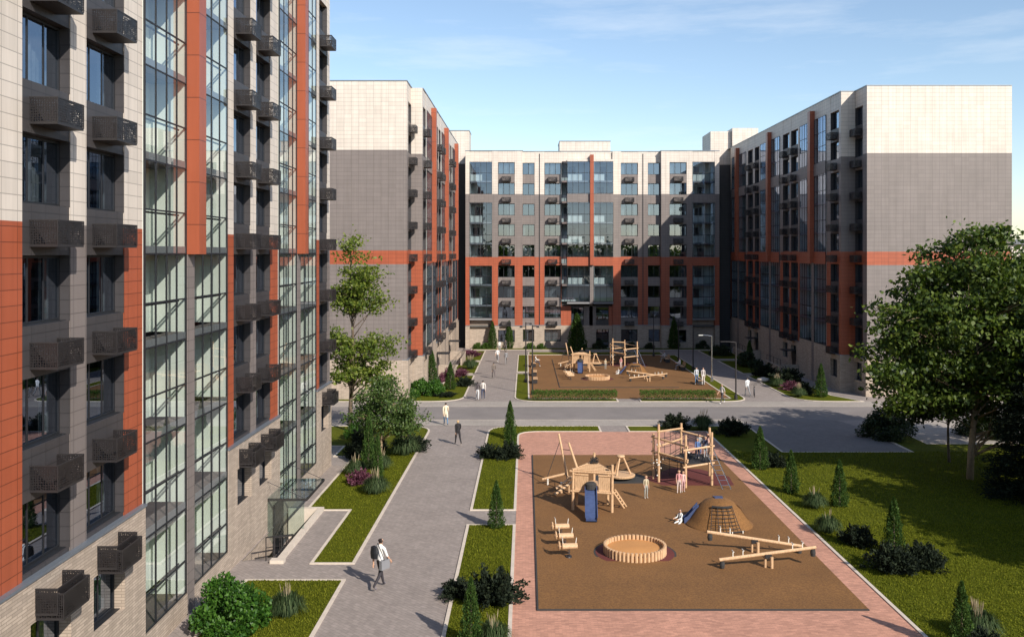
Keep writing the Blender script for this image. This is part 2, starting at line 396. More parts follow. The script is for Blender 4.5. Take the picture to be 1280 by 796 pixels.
# ------------------------------------------------------------------ buildings
CACHE = {}
def window_mesh(w, h, nc):
    k = ('w', round(w, 2), round(h, 2), nc)
    if k not in CACHE:
        f = MB(); t = .07
        f.box(-w/2, w/2, 0, .09, 0, t); f.box(-w/2, w/2, 0, .09, h-t, h)
        f.box(-w/2, -w/2+t, 0, .09, t, h-t); f.box(w/2-t, w/2, 0, .09, t, h-t)
        for i in range(1, nc):
            x = -w/2+w*i/nc; f.box(x-.032, x+.032, .03, .08, t, h-t)
        f.box(-w/2-.04, w/2+.04, -.16, .0, -.05, .015)        # sill flashing
        g = MB(); g.quad([(-w/2+t, .045, t), (w/2-t, .045, t), (w/2-t, .045, h-t), (-w/2+t, .045, h-t)])
        c = []
        for v in range(3):
            rr = random.Random(7*v+nc); cm = MB(); spans = [[(-.5, -.28), (.30, .5)], [(.05, .5)], [(-.5, .5)]][v]
            for a, b in spans:
                n = max(6, int((b-a)*w/.07)); pts = [(a*w+(b-a)*w*i/n, .32+.03*math.sin(i*1.9+rr.random())) for i in range(n+1)]
                for p, q in zip(pts, pts[1:]): cm.quad([(p[0], p[1], .03), (q[0], q[1], .03), (q[0], q[1], h), (p[0], p[1], h)])
            c.append(cm.mesh('curtain', M['curtain']))
        CACHE[k] = (f.mesh('window', M['frame']), g.mesh('pane', M['glass']), c)
    return CACHE[k]
def basket_mesh(length, dep=.66, h=.62):
    k = ('b', round(length, 2))
    if k not in CACHE:
        b = MB(); l = length/2; t = .018
        b.box(-l, l, -dep, -dep+t, .03, h-.03, 0)
        b.box(-l, -l+t, -dep+t, 0, .03, h-.03, 0); b.box(l-t, l, -dep+t, 0, .03, h-.03, 0)
        b.box(-l, l, -dep, 0, -.02, .03, 1)
        e = .02
        for x in (-l-e/2, l-e/2):
            b.box(x, x+e, -dep-e/2, -dep+e/2, .03, h, 1); b.box(x, x+e, -dep+e/2, 0, h-.03, h, 1)
        b.box(-l+e/2, l-e/2, -dep-e/2, -dep+e/2, h-.03, h, 1)
        CACHE[k] = b.mesh('ac_basket', [M['perf'], M['metal']])
    return CACHE[k]
rngw = random.Random(5)
WM = ['cream', 'gray', 'red', 'dark', 'brick', 'pillar', 'inner', 'soffit', 'slabm', 'room', 'cap', 'roofm']
WI = {k: i for i, k in enumerate(WM)}
WMATS = [M[k] for k in WM]
def add_window(root, u, y, z, w, h, nc, curtain=True):
    f, g, c = window_mesh(w, h, nc)
    o = link('window', f, root, (u, y, z)); link('pane', g, o)
    if curtain and rngw.random() < .75: link('curtain', c[rngw.choice((0, 0, 1, 1, 2))], o)
def bands_fill(mb, u0, u1, y0, y1, bands):
    for z0, z1, m in bands: mb.box(u0, u1, y0, y1, z0, z1, WI[m])
def facade(root, cols, P):
    """columns along local x, facade plane local y = 0, outside towards -y"""
    wall = MB(); gz = P['ground']; bt = P['brick_top']; top = P['top']; sills = P['sills']; wh = 1.66
    for c in cols:
        kind, u0, u1 = c['k'], c['u0'], c['u1']; n = c.get('n', 0.); cl = c.get('c', 'o'); w = u1-u0; dep = c.get('dep', .45)
        if kind == 'pil':
            bands_fill(wall, u0, u1, -n, dep, P['bands'][cl])
            wall.box(u0, u1, -n-.1, dep, gz-1.2, bt, WI['brick']); wall.box(u0-.002, u1+.002, -n-.15, dep-.1, bt, bt+.07, WI['cap'])
        elif kind == 'win':
            back = -n+.45
            # head zone above the top window
            ztop = sills[-1]+wh
            for z0, z1, m in P['bands'][cl]:
                a, b = max(z0, ztop), z1
                if b > a: wall.box(u0, u1, -n+.02, back, a, b, WI[m])
            prev = bt
            for i, s in enumerate(sills):
                lo, hi = prev, s
                flush = P.get('flush', {}).get(i)
                if flush: wall.box(u0, u1, -n+.02, back, lo, hi, WI[flush])
                else: wall.box(u0, u1, -n+.03, back, lo, hi, WI['gray' if c.get('sp') == 'gray' else 'dark'])
                add_window(root, (u0+u1)/2, -n+.26, s, w, wh, c.get('nc', 3))
                if c.get('b', True):
                    yb = -n+.03
                    bl = min(1.27, w-.5); off = c.get('bo', .0)
                    link('ac_basket', basket_mesh(bl), root, ((u0+u1)/2+off, yb, s-1.0))
                prev = s+wh
            gs, gh = P['gwin']; gw = min(w, c.get('gw', 1.9)); um = (u0+u1)/2
            wall.box(u0, u1, -n-.1, back, gh, bt, WI['brick']); wall.box(u0, u1, -n-.1, back, gz-1.2, gs, WI['brick'])
            if w-gw > .05:
                wall.box(u0, um-gw/2, -n-.1, back, gs, gh, WI['brick']); wall.box(um+gw/2, u1, -n-.1, back, gs, gh, WI['brick'])
            for s in sills:
                for e0, e1 in ((u0+.002, u0+.03), (u1-.03, u1-.002)): wall.box(e0, e1, -n+.012, back, s, s+wh, WI['dark'])
            wall.box(u0, u1, -n-.15, back-.1, bt, bt+.07, WI['cap'])
            add_window(root, um, -n+.2, gs, gw, gh-gs, 2)
            if P.get('gbasket') and c.get('b', True): link('ac_basket', basket_mesh(min(1.27, w-.5)), root, (um-.1, -n-.1, bt-.95))
        elif kind == 'pillar':
            zs = P['pillar_z']; pr = .5
            wall.box(u0, u1, -n-pr, .45, zs, top-P.get('pillar_drop', 0), WI['pillar'])
            wall.box(u0+.02, u1-.02, -n-.1, .45, c.get('zb', gz-1.2), zs, WI['gray'])
            if P.get('pillar_drop'): wall.box(u0, u1, 0, .45, top-P['pillar_drop'], top, WI['cream'])
            if c.get('zb'): wall.box(u0, u1, 0, .45, gz-1.2, c['zb'], WI['gray'])
        elif kind == 'bay':
            zb = c.get('zb', P['bay_z']); zt = c.get('zt', P['bay_top']); p = c.get('p', .06); yf = -n-p
            fr = MB(); D = 1.15
            floors = [s-.95 for s in sills if s-.95 > zb+.5]
            if sills[0]-.95-2.88 > zb-1: floors = [zb] + floors
            # inside
            fr.box(u0, u1, D, D+.2, zb-.1, zt, 2)
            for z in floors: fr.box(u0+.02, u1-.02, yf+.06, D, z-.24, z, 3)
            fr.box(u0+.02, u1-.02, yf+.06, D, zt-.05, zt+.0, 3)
            if not c.get('slant'): fr.box(u0, u0+.1, yf+.05, D, zb, zt, 2)
            fr.box(u1-.1, u1, yf+.05, D, zb, zt, 2)
            # balcony doors and pale inner parapets
            for j, z in enumerate(floors):
                a = u0+.35+((j*37) % 3)*.35
                fr.box(a, min(a+.95, u1-.3), D-.03, D, z+.05, z+2.15, 4)
                fr.box(u0+.2, u1-.2, yf+.17, yf+.20, z+1.02, z+1.08, 0)
                if c.get('par', False): fr.box(u0+c.get('slant', 0)+.15, u0+c.get('slant', 0)+.15+(u1-u0)*.5, yf+.25, yf+.33, z+.02, z+.95, 2)
            ul = u0+(c['slant'] if c.get('slant') else 0)
            k = max(2, round((u1-ul)/.84))
            for i in range(k+1):
                x = min(max(ul+(u1-ul)*i/k, ul+.03), u1-.03)
                fr.box(x-.024, x+.024, yf-.02, yf+.03, zb, zt, 0)
            hs = []
            for z in floors: hs += [z-.25, z+1.12]
            hs += [zb+.03, zt-.03]
            for z in hs:
                if zb <= z <= zt: fr.box(ul, u1, yf-.018, yf+.028, z-.024, z+.024, 0)
            o = fr.build('glazed_bay', [M['frame'], M['slabm'], M['inner'], M['soffit'], M['room']], root)
            g = MB(); g.quad([(ul, yf, zb), (u1, yf, zb), (u1, yf, zt), (ul, yf, zt)])
            if c.get('slant'): g.quad([(u0, 0, zb), (ul, yf, zb), (ul, yf, zt), (u0, 0, zt)])
            g.build('glazing', M[P.get('bayglass', 'bayglass')], o, recalc=False)
            for z in floors:
                if z > zb+.1: wall.box(ul+.03, u1-.03, yf+.012, yf+.05, z-.22, z+.0, WI['slabm'])
            flb = P.get('bayband', [])
            for z0, z1, m in flb: wall.box(ul-.001, u1+.001, yf-.06, yf-.035, z0, z1, WI[m])
            # above and below
            for z0, z1, m in P['bands'][cl]:
                a = max(z0, zt)
                if z1 > a: wall.box(u0, u1, 0 if n > 1 else -n, .45 if n < .5 else .6, a, z1, WI[m])
            if n > 1: wall.box(ul, u1, -n-.02, 0, zt, zt+.3, WI['cream'])
            if c.get('under', True): wall.box(u0, u1, -n-.1 if n < .5 else -.0, .45, gz-1.2, zb-.02, WI['brick'])
            if n > .5:
                wall.box(ul, u1, -n, .4, zb-.3, zb-.02, WI['slabm'])
        elif kind == 'void':
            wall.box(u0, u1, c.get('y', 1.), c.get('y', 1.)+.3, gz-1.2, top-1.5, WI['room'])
    U0 = P['u0']; U1 = P['u1']; D = P['depth']
    # core, roof, parapet flashing, end walls
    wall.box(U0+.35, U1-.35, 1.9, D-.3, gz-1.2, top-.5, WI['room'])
    for ca, cb, cy0, cy1 in P['caps']:
        ca += .06; cb -= .06
        for s in sills:
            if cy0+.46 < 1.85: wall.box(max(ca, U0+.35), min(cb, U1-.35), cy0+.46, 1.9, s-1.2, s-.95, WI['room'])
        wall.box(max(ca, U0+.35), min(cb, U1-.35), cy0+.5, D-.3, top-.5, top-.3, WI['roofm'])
    for a, b, yy in P['ends']:
        bands_fill(wall, a, b, yy, D, P['bands']['end'])
        wall.box(a, b, yy, D, gz-1.2, P.get('end_brick', bt), WI['brick'])
    bands_fill(wall, U0+.3, U1-.3, D-.3, D-.002, P['bands']['end'])
    o = wall.build('wall', WMATS, root)
    cp = MB()
    for a, b, y0, y1 in P['caps']:
        cp.box(a-.04, b+.04, y0-.05, y1, top+.002, top+.09)
    cp.build('parapet', M['cap'], root)
    return o
def side_cols(spec, f):
    """spec: list of (kind, d_end, opts) running away from the viewer; f maps depth to local u"""
    out = []; d = spec[0]
    for it in spec[1:]:
        k, e = it[0], it[1]; o = dict(it[2]) if len(it) > 2 else {}
        a, b = sorted((f(d), f(e))); out.append(dict(k=k, u0=a, u1=b, **o)); d = e
    return out
# --- near block on the left
y0 = 8.0
near = thing('apartment_building', 'closest apartment block, filling the left side, cream and terracotta panels with tall glazed bays', 'apartment building', (-11.6, y0, 0), R(90))
f = lambda d: d-y0
S = [8.0, ('pil', 8.6), ('win', 10.9), ('pil', 12.2), ('bay', 15.6), ('pillar', 16.3), ('bay', 19.9), ('pil', 21.2), ('win', 23.45), ('pil', 24.3, {'c': 'i'}), ('win', 26.6), ('pil', 27.85),
     ('bay', 31.3), ('pillar', 31.98), ('bay', 35.6), ('pil', 36.55), ('win', 38.8), ('pil', 39.6, {'c': 'i'}), ('win', 41.8), ('pil', 43.1),
     ('bay', 46.4), ('pillar', 47.05), ('bay', 50.7), ('pil', 51.7), ('win', 53.8, {'c': 'i'}), ('pil', 54.5, {'c': 'i'})]
sl = [4.52+2.88*i for i in range(8)]
P = dict(ground=-.35, brick_top=4.35, top=28.2, sills=sl, gwin=(1.8, 3.35), bay_z=.45, bay_top=27.2, pillar_z=11.95, gbasket=True,
         bands={'o': [(4.35, 12.72, 'red'), (12.72, 28.2, 'cream')], 'i': [(4.35, 12.72, 'gray'), (12.72, 28.2, 'cream')],
                'end': [(4.35, 12.72, 'gray'), (12.72, 28.2, 'cream')]},
         u0=0, u1=46.5, depth=13.5, ends=[(0, .3, .5), (46.2, 46.5, .46)], caps=[(0, 46.5, 0, 13.5)])
cols = side_cols(S, f)
for c in cols:
    if c['k'] == 'win': c['bo'] = -.12
facade(near, cols, P)
# --- block on the left beyond the road
BS = [3.52+2.88*i for i in range(8)]
def bparams(dz, ground, L, ends, **kw):
    bt = 2.5+dz; top = 26.9+dz
    t = dict(ground=ground, brick_top=bt, top=top, sills=[s+dz for s in BS], gwin=(.35+dz, 2.0+dz), bay_z=3.0+dz, bay_top=25.4+dz, pillar_z=11.0+dz, pillar_drop=.6,
             flush={3: 'red', 6: 'gray'}, bayglass='farglass', bayband=[(10.9+dz, 12.1+dz, 'red'), (19.7+dz, 20.9+dz, 'gray')],
             bands={'o': [(bt, 10.9+dz, 'red'), (10.9+dz, 12.1+dz, 'red'), (12.1+dz, 20.9+dz, 'gray'), (20.9+dz, top, 'cream')],
                    'g': [(bt, 10.9+dz, 'gray'), (10.9+dz, 12.1+dz, 'red'), (12.1+dz, 20.9+dz, 'gray'), (20.9+dz, top, 'cream')],
                    'end': [(bt, 10.9+dz, 'gray'), (10.9+dz, 12.1+dz, 'red'), (12.1+dz, 20.9+dz, 'gray'), (20.9+dz, top, 'cream')]},
             u0=0, u1=L, depth=13.5, ends=ends, caps=[(0, L, 0, 13.5)])
    t.update(kw); return t
y1 = 80.5
leftb = thing('apartment_building', 'apartment block across the road on the left, its blank end wall striped terracotta', 'apartment building', (-9.4, y1, 0), R(90))
f = lambda d: d-y1
S = [80.5, ('pil', 81.5, {'n': -1.0, 'c': 'g', 'dep': 1.5}), ('win', 83.75, {'n': -1.0}), ('pil', 84.35, {'dep': 1.5}), ('win', 86.6), ('pil', 87.2, {'c': 'g'}), ('bay', 91.6), ('pillar', 92.4), ('bay', 95.5), ('pil', 96.3), ('win', 98.7), ('pil', 99.4),
     ('win', 101.8), ('pil', 102.6), ('bay', 106.2), ('pillar', 107.0), ('bay', 110.6), ('pil', 111.4), ('win', 113.8), ('pil', 114.5), ('win', 116.9), ('pil', 117.7), ('bay', 121.5), ('pillar', 122.3), ('bay', 126.), ('pil', 128.)]
facade(leftb, side_cols(S, f), bparams(.1, -.9, 47.5, [(.002, .3, 1.5), (47.2, 47.5, .46)], caps=[(0, 3.85, 1.0, 13.5), (3.85, 47.5, 0, 13.5)]))
mb = MB(); mb.box(52.5, 57, -1.25, 6, 24.8, 29.6, 0); mb.box(52.45, 57.05, -1.3, 6.05, 29.6, 29.7, 1); mb.build('stair_tower', [M['cream'], M['cap']], leftb)
mb = MB(); mb.box(51.0, 58, -1.3, 13, -2.5, 24.7, 0); mb.build('link_wall', [M['dark']], leftb)
# --- block on the right
y2 = 136.
right = thing('apartment_building', 'apartment block on the right, courtyard front in shade and blank end wall sunlit', 'apartment building', (29.2, y2, 0), R(-90))
f = lambda d: y2-d
S = [82.2, ('pil', 83.2, {'n': -1.3, 'c': 'g', 'dep': 1.8}), ('win', 85.15, {'n': -1.3}), ('pil', 85.75, {'dep': 1.8}), ('win', 88.1), ('pil', 89.3), ('bay', 92.9), ('pillar', 93.7), ('bay', 97.8), ('pil', 98.6), ('win', 101.2), ('pil', 101.9), ('win', 104.4), ('pil', 105.6),
     ('bay', 109.2), ('pillar', 110.), ('bay', 114.2), ('pil', 115.), ('win', 117.2), ('pil', 118.2), ('win', 120.8), ('pil', 121.8), ('bay', 125.6), ('pillar', 126.4), ('bay', 130.), ('pil', 131.)]
cols = side_cols(S, f)
LR = y2-82.2
facade(right, cols, bparams(0., -.9, LR, [(LR-.3, LR-.002, 1.8), (0, .3, 1.)], u0=0, u1=LR, depth=14.25, caps=[(LR-2.95, LR, 1.3, 14.25), (0, LR-2.95, 0, 14.25)]))
mb = MB(); mb.box(.5, 5, .5, 1.3, -2.5, 26.5, 0); mb.box(-3, 4.2, -2.5, .45, -2.5, 24.6, 0); mb.build('link_wall', [M['dark']], right)
mb = MB(); mb.box(-3, 3.2, -2.5, .45, 24.7, 29.5, 0); mb.box(-3, 3.9, .5, 4.2, 24.7, 29.9, 0); mb.build('stair_tower', [M['cream']], right)
# --- block closing the courtyard
backb = thing('apartment_building', 'apartment block closing the far end of the courtyard, facing the viewer, half in shade', 'apartment building', (-8.4, 129.4, 0), 0)
X = lambda x: x+8.4
def bc(k, a, e, **o): return dict(k=k, u0=X(a), u1=X(e), **o)
n1 = .9
cols = [bc('pil', -8.4, -7.84, n=n1), bc('bay', -7.84, -4.68, n=.84, zb=2.9, par=True), bc('pil', -4.68, -3.85, n=n1), bc('win', -3.85, -1.51, n=n1, sp='gray', gw=2.3), bc('pil', -1.51, -.43, n=n1), bc('win', -.43, 1.26, nc=2, b=False, sp='gray', gw=1.6),
        bc('pil', 1.26, 2.64), bc('win', 2.64, 4.97, sp='gray', gw=2.3), bc('pil', 4.97, 5.06),
        bc('bay', 5.06, 8.95, n=1.4, slant=.72, zb=5.2, under=False, par=True), bc('pillar', 8.95, 9.45, n=1.4, zb=4.9), bc('bay', 9.45, 12.2, n=1.4, zb=5.2, under=False, par=True), bc('pil', 12.2, 13.36, n=.3),
        bc('win', 13.36, 15.8, sp='gray', gw=2.3), bc('pil', 15.8, 17.2), bc('win', 17.2, 18.95, nc=2, b=False, sp='gray', gw=1.6), bc('pil', 18.95, 20.1, n=n1), bc('win', 20.1, 22.5, n=n1, sp='gray', gw=2.3), bc('pil', 22.5, 23.3, n=n1),
        bc('bay', 23.3, 26.45, n=.84, zb=2.9, par=True), bc('pil', 26.45, 27.06, n=n1)]
PB = bparams(-.7, -1.4, 35.46, [(0.002, .3, .46), (35.16, 35.458, .46)], pillar_z=10.3, caps=[(0, 8., -n1, 13.5), (8., 27.3, 0, 13.5), (27.3, 35.46, -n1, 13.5)])
PB['gwin'] = (-.45, 1.25)
facade(backb, cols, PB)
# storeys under the projecting bay
mb = MB(); z0 = PB['brick_top']
mb.box(X(5.06), X(6.4), 0, .45, z0, 4.5, 2); mb.box(X(8.2), X(9.9), 0, .45, z0, 4.5, 1); mb.box(X(11.7), X(12.2), 0, .45, z0, 4.5, 2)
for a, b in ((6.4, 8.2), (9.9, 11.7)): mb.box(X(a), X(b), .12, .45, z0, PB['sills'][0]-.3, 3); mb.box(X(a), X(b), .12, .45, PB['sills'][0]+1.5, 4.5, 3); mb.box(X(a), X(b), .0, .45, 1.25, z0, 4)
mb.box(X(5.06), X(6.4), -.1, .45, -2.6, z0, 4); mb.box(X(8.2), X(9.9), -.1, .45, -2.6, z0, 4); mb.box(X(11.7), X(12.2), -.1, .45, -2.6, z0, 4)
mb.build('lower_wall', [M['cream'], M['gray'], M['red'], M['dark'], M['brick']], backb)
for a, b in ((6.4, 8.2), (9.9, 11.7)):
    add_window(backb, X((a+b)/2), .26, PB['sills'][0]-.3, b-a, 1.8, 2); add_window(backb, X((a+b)/2), .2, -1.35, b-a, 2.6, 2)
mb = MB(); mb.box(X(4.9), X(12.2), 3, 9, 25.5, 28.0, 0); mb.box(X(4.85), X(12.25), 2.95, 9.05, 28.0, 28.1, 1); mb.build('roof_block', [M['cream'], M['cap']], backb)
mb = MB()
for x in (1.95, 16.5): mb.box(X(x)-.05, X(x)+.05, -.06, -.002, -1., 25.9, 0)
mb.build('downpipe', M['frame'], backb)
# far block behind on the right
farb = thing('apartment_building', 'low dark roofed building far off at the right edge behind the tree', 'building', (76, 150, 0), 0)
mb = MB(); mb.box(0, 30, 0, 14, -3, 13.4, 0); mb.build('wall', [M['cream']], farb)
mb = MB(); mb.box(-.6, 30.6, -.6, 14.6, 13.4, 14.2, 0); mb.build('roof', [M['roofm']], farb)
for i in range(6):
    for z in (2, 5.2, 8.4): add_window(farb, 3+i*4.5, -.1, z, 2.2, 1.7, 2, False)

# --- sunken entrance of the near block
ent = thing('entrance_ramp', 'sunken ramp with handrails down to the door of the closest block', 'ramp', (PX0, PY0, G(PY0)))
Wd = PX1-PX0; Ld = PY1-PY0
mb = MB()
mb.quad([(0, 0, 0), (Wd-.25, 0, 0), (Wd-.25, 4.6, -1.35), (0, 4.6, -1.35)], 0); mb.quad([(0, 4.6, -1.35), (Wd-.25, 4.6, -1.35), (Wd-.25, Ld, -1.35), (0, Ld, -1.35)], 0)
mb.build('ramp_floor', M['pave'], ent)
mb = MB(); mb.box(Wd-.25, Wd, .0, Ld, -1.6, .12); mb.box(0, Wd, Ld-.02, Ld+.25, -1.6, .1); mb.box(Wd-.45, Wd+.1, -.35, -.002, -.3, .14); mb.build('retaining_wall', M['kerb'], ent)
mb = MB()
for k in range(5): mb.tube((.95, .1+k*1.05, -.1-k*.29), (.95, .1+k*1.05, .92-k*.29), .022)
mb.path([(.95, .1, .92), (.95, 4.4, -.27)], .028); mb.path([(.95, .1, .5), (.95, 4.4, -.69)], .018)
for k in range(4): mb.tube((1.3, .1+k*1.05, -.1-k*.29), (1.3, .1+k*1.05, .92-k*.29), .022)
mb.path([(1.3, .1, .92), (1.3, 3.4, 0.)], .028)
mb.build('handrail', M['metal'], ent)
mb = MB(); mb.box(-.02, .06, 4.75, 6.2, -1.35, .95); mb.build('entrance_door', M['frame'], ent)
can = thing('entrance_canopy', 'glass canopy on dark steel beams over the sunken entrance', 'canopy', (PX0-.1, 41.0, 1.0))
mb = MB(); mb.box(0, 1.75, 0, 3.6, .06, .08); mb.build('canopy_glass', M['canopyglass'], can)
mb = MB()
for y in (0, 3.55): mb.box(0, 1.78, y, y+.06, -.05, .055)
mb.box(1.72, 1.78, .06, 3.55, -.05, .055); mb.box(0, 1.72, 1.75, 1.80, -.04, .055)
mb.tube((0, .03, .8), (1.6, .03, .09), .014); mb.tube((0, 3.58, .8), (1.6, 3.58, .09), .014)
mb.build('canopy_frame', M['metal'], can)
mb = MB(); mb.box(.02, 1.65, -.004, .014, -1.6, .04); mb.build('side_screen', M['canopyglass'], can)
# entrance canopies of the blocks beyond the road
def porch(x, y, rz, label, wall_h=1.1):
    t = thing('entrance_porch', label, 'porch', at(x, y), rz)
    mb = MB(); mb.box(0, 1.9, -.25, 0, 0, wall_h); mb.box(1.7, 1.9, -6.5, -.25, 0, wall_h*.8); mb.build('parapet_wall', M['brick'], t)
    mb = MB(); mb.box(-.1, 1.3, -2.6, -.9, 2.45, 2.53); mb.build('porch_roof', M['frame'], t)
    mb = MB(); mb.box(-.06, .0, -2.4, -1.1, 0, 2.3); mb.build('door', M['frame'], t)
    mb = MB()
    for k in range(5): mb.tube((1.8, -.4-k*1.4, wall_h*.8), (1.8, -.4-k*1.4, wall_h*.8+.7), .025)
    mb.path([(1.8, -.4, wall_h*.8+.7), (1.8, -6., wall_h*.8+.7)], .03); mb.build('railing', M['metal'], t)
porch(-9.28, 98.5, 0, 'nearer low walled entrance porch of the block left of the courtyard')
porch(-9.28, 113.5, 0, 'farther low walled entrance porch of the block left of the courtyard')
porch(29.08, 98., R(180), 'nearer railed entrance porch of the shaded block on the right')
porch(29.08, 114., R(180), 'farther railed entrance porch of the shaded block on the right')
# ------------------------------------------------------------------ vegetation
def leaf_mesh(name, pos, size, mats, seed, up=None, aspect=.55, mat_idx=None, axis=None):
    """many separate leaf-shaped quads; axis = preferred leaf direction per leaf"""
    rg = np.random.default_rng(seed); n = len(pos)
    d = rg.normal(size=(n, 3))
    if axis is not None: d = d*.55 + axis
    if up is not None: d[:, 2] += up
    d /= np.linalg.norm(d, axis=1)[:, None]+1e-9
    e = rg.normal(size=(n, 3)); e -= d*np.sum(d*e, axis=1)[:, None]; e /= np.linalg.norm(e, axis=1)[:, None]+1e-9
    s = np.asarray(size).reshape(-1, 1)*np.ones((n, 1)); w = s*aspect*.5
    v = np.empty((n, 4, 3)); v[:, 0] = pos - d*s*.5; v[:, 1] = pos + e*w; v[:, 2] = pos + d*s*.5; v[:, 3] = pos - e*w
    me = bpy.data.meshes.new(name); me.vertices.add(n*4); me.loops.add(n*4); me.polygons.add(n)
    me.vertices.foreach_set('co', v.astype(np.float32).ravel())
    me.loops.foreach_set('vertex_index', np.arange(n*4, dtype=np.int32))
    me.polygons.foreach_set('loop_start', np.arange(0, n*4, 4, dtype=np.int32))
    if hasattr(me.polygons[0], 'loop_total'):
        try: me.polygons.foreach_set('loop_total', np.full(n, 4, dtype=np.int32))
        except Exception: pass
    for mt in (mats if isinstance(mats, list) else [mats]): me.materials.append(mt)
    if mat_idx is not None: me.polygons.foreach_set('material_index', np.asarray(mat_idx, dtype=np.int32))
    me.update(calc_edges=True); me.validate(); return me
def in_ellipsoids(ells, n, rg, shell=.5):
    vol = np.array([e[3]*e[4]*e[5] for e in ells])**.75; vol /= vol.sum(); k = rg.choice(len(ells), size=n, p=vol)
    d = rg.normal(size=(n, 3)); d /= np.linalg.norm(d, axis=1)[:, None]
    r = rg.random(n)**shell
    E = np.array(ells)[k]
    return E[:, :3] + d*r[:, None]*E[:, 3:6]
def broad_tree(name, label, cat, loc, ells, H, tr, nclump, per, size, mat, bark, seed, sig=.42, group=None, lean=(0, 0), flat=.55, nl=26, shell=.45):
    rg = np.random.default_rng(seed); t = thing(name, label, cat, loc, 0, group)
    C = in_ellipsoids(ells, nclump, rg, shell)
    pos = np.repeat(C, per, axis=0) + rg.normal(size=(nclump*per, 3))*np.array([sig, sig, sig*flat])*np.repeat(rg.uniform(.6, 1.25, nclump), per)[:, None]
    sz = size*rg.uniform(.6, 1.3, len(pos))
    mb = MB(); zt = H*.93
    trunk = [(lean[0]*z/H + .12*math.sin(z*.6+seed), lean[1]*z/H + .12*math.cos(z*.5), z) for z in np.linspace(-.2, zt, 9)]
    mb.path(trunk, list(np.linspace(tr, tr*.16, 9)), 9)
    zmin = min(e[2]-e[5] for e in ells)
    for i in rg.choice(nclump, size=min(nl, nclump), replace=False):
        c = C[i]; zs = max(zmin*.75, c[2]-rg.uniform(.25, .5)*(H*.3)); zs = min(zs, zt*.9)
        k = zs/zt*8; k0 = min(7, int(k)); a = Vector(trunk[k0]).lerp(Vector(trunk[k0+1]), k-k0)
        m = a.lerp(Vector(c), .5)+Vector((rg.normal()*.2, rg.normal()*.2, .15))
        r = tr*(1-.8*zs/H)*.42
        mb.path([a, m, c], [r, r*.6, r*.2], 6)
        for j in range(2):
            q = Vector(c)+Vector(rg.normal(size=3)*sig*1.3); mb.path([m, m.lerp(q, .6)+Vector((0, 0, .1)), q], [r*.45, r*.3, r*.12], 5)
    mb.build('trunk', bark, t, smooth=True)
    link('crown', leaf_mesh('crown', pos, sz, mat, seed+1, aspect=.62), t)
    return t
def conifer_mesh(seed, n=5200):
    """unit columnar thuja: height 1, radius about .15"""
    k = ('con', seed)
    if k in CACHE: return CACHE[k]
    rg = np.random.default_rng(seed)
    z = rg.random(n)**1.15; prof = .185*np.clip(np.minimum(1.0, .72+z*2.4), 0, 1)*(1-z)**.72 + .004
    a = rg.random(n)*2*np.pi; lob = 1+.16*np.sin(a*5+z*17+seed)+.1*np.sin(a*3-z*31)
    r = prof*lob*rg.random(n)**.28
    pos = np.stack([r*np.cos(a), r*np.sin(a), .02+z*.97], 1)
    ax = np.stack([np.cos(a)*.8, np.sin(a)*.8, np.full(n, 1.6)], 1)
    CACHE[k] = leaf_mesh('crown', pos, .034*rg.uniform(.6, 1.3, n), M['leaf_con'], seed, axis=ax, aspect=.45)
    mb = MB(); mb.tube((0, 0, -.05), (0, 0, .8), .025, .006); CACHE[('cont', seed)] = mb.mesh('trunk', M['bark'])
    return CACHE[k]
def conifer(x, y, h, label, group, seed=1, fat=1., name='columnar_thuja'):
    t = thing(name, label, 'conifer', at(x, y, .04), seed*1.3, group)
    me = conifer_mesh(seed % 3); o = link('crown', me, t); o.scale = (h*fat, h*fat, h)
    o = link('trunk', CACHE[('cont', seed % 3)], t); o.scale = (h, h, h); return t
def grass_clump_mesh(seed, nb=900, plumes=14, pm='plume'):
    k = ('gr', seed, plumes)
    if k in CACHE: return CACHE[k]
    rg = random.Random(seed); mb = MB()
    for i in range(nb):
        a = rg.random()*6.283; r0 = rg.random()**.5*.2; ln = rg.uniform(.6, 1.); out = rg.uniform(.12, .66); h = rg.uniform(.45, .85)*(1.15-out*.7)
        p0 = Vector((r0*math.cos(a), r0*math.sin(a), 0)); s = Vector((-math.sin(a), math.cos(a), 0))*.011
        pts = [p0, p0+Vector((math.cos(a)*out*.3, math.sin(a)*out*.3, h*.75)), p0+Vector((math.cos(a)*out*.75, math.sin(a)*out*.75, h*.95)), p0+Vector((math.cos(a)*out, math.sin(a)*out, h*.55*rg.uniform(.6, 1.2)))]
        ws = (1, 1.1, .8, .12)
        for (p, w), (q, w2) in zip(list(zip(pts, ws))[:-1], list(zip(pts, ws))[1:]): mb.quad([p-s*w, p+s*w, q+s*w2, q-s*w2], 0)
    for i in range(plumes):
        a = rg.random()*6.283; o = rg.uniform(.02, .3); h = rg.uniform(.9, 1.2)
        p = Vector((o*.2*math.cos(a), o*.2*math.sin(a), .1)); q = Vector((o*math.cos(a), o*math.sin(a), h)); d = (q-p).normalized()
        mb.tube(p, q-d*.3, .006, .005, 4, 1); mb.path([q-d*.32, q-d*.18, q], [.005, .014, .003], 5, 1)
    CACHE[k] = mb.mesh('ornamental_grass', [M['blade'], M[pm]]); return CACHE[k]
def orn_grass(x, y, s, label, seed=1, plumes=14, group='ornamental grass clumps'):
    o = link('ornamental_grass', grass_clump_mesh(seed, plumes=plumes), None, at(x, y, .04), seed*.9); o.scale = (s, s, s)
    return tag(o, label, 'grass clump', group)
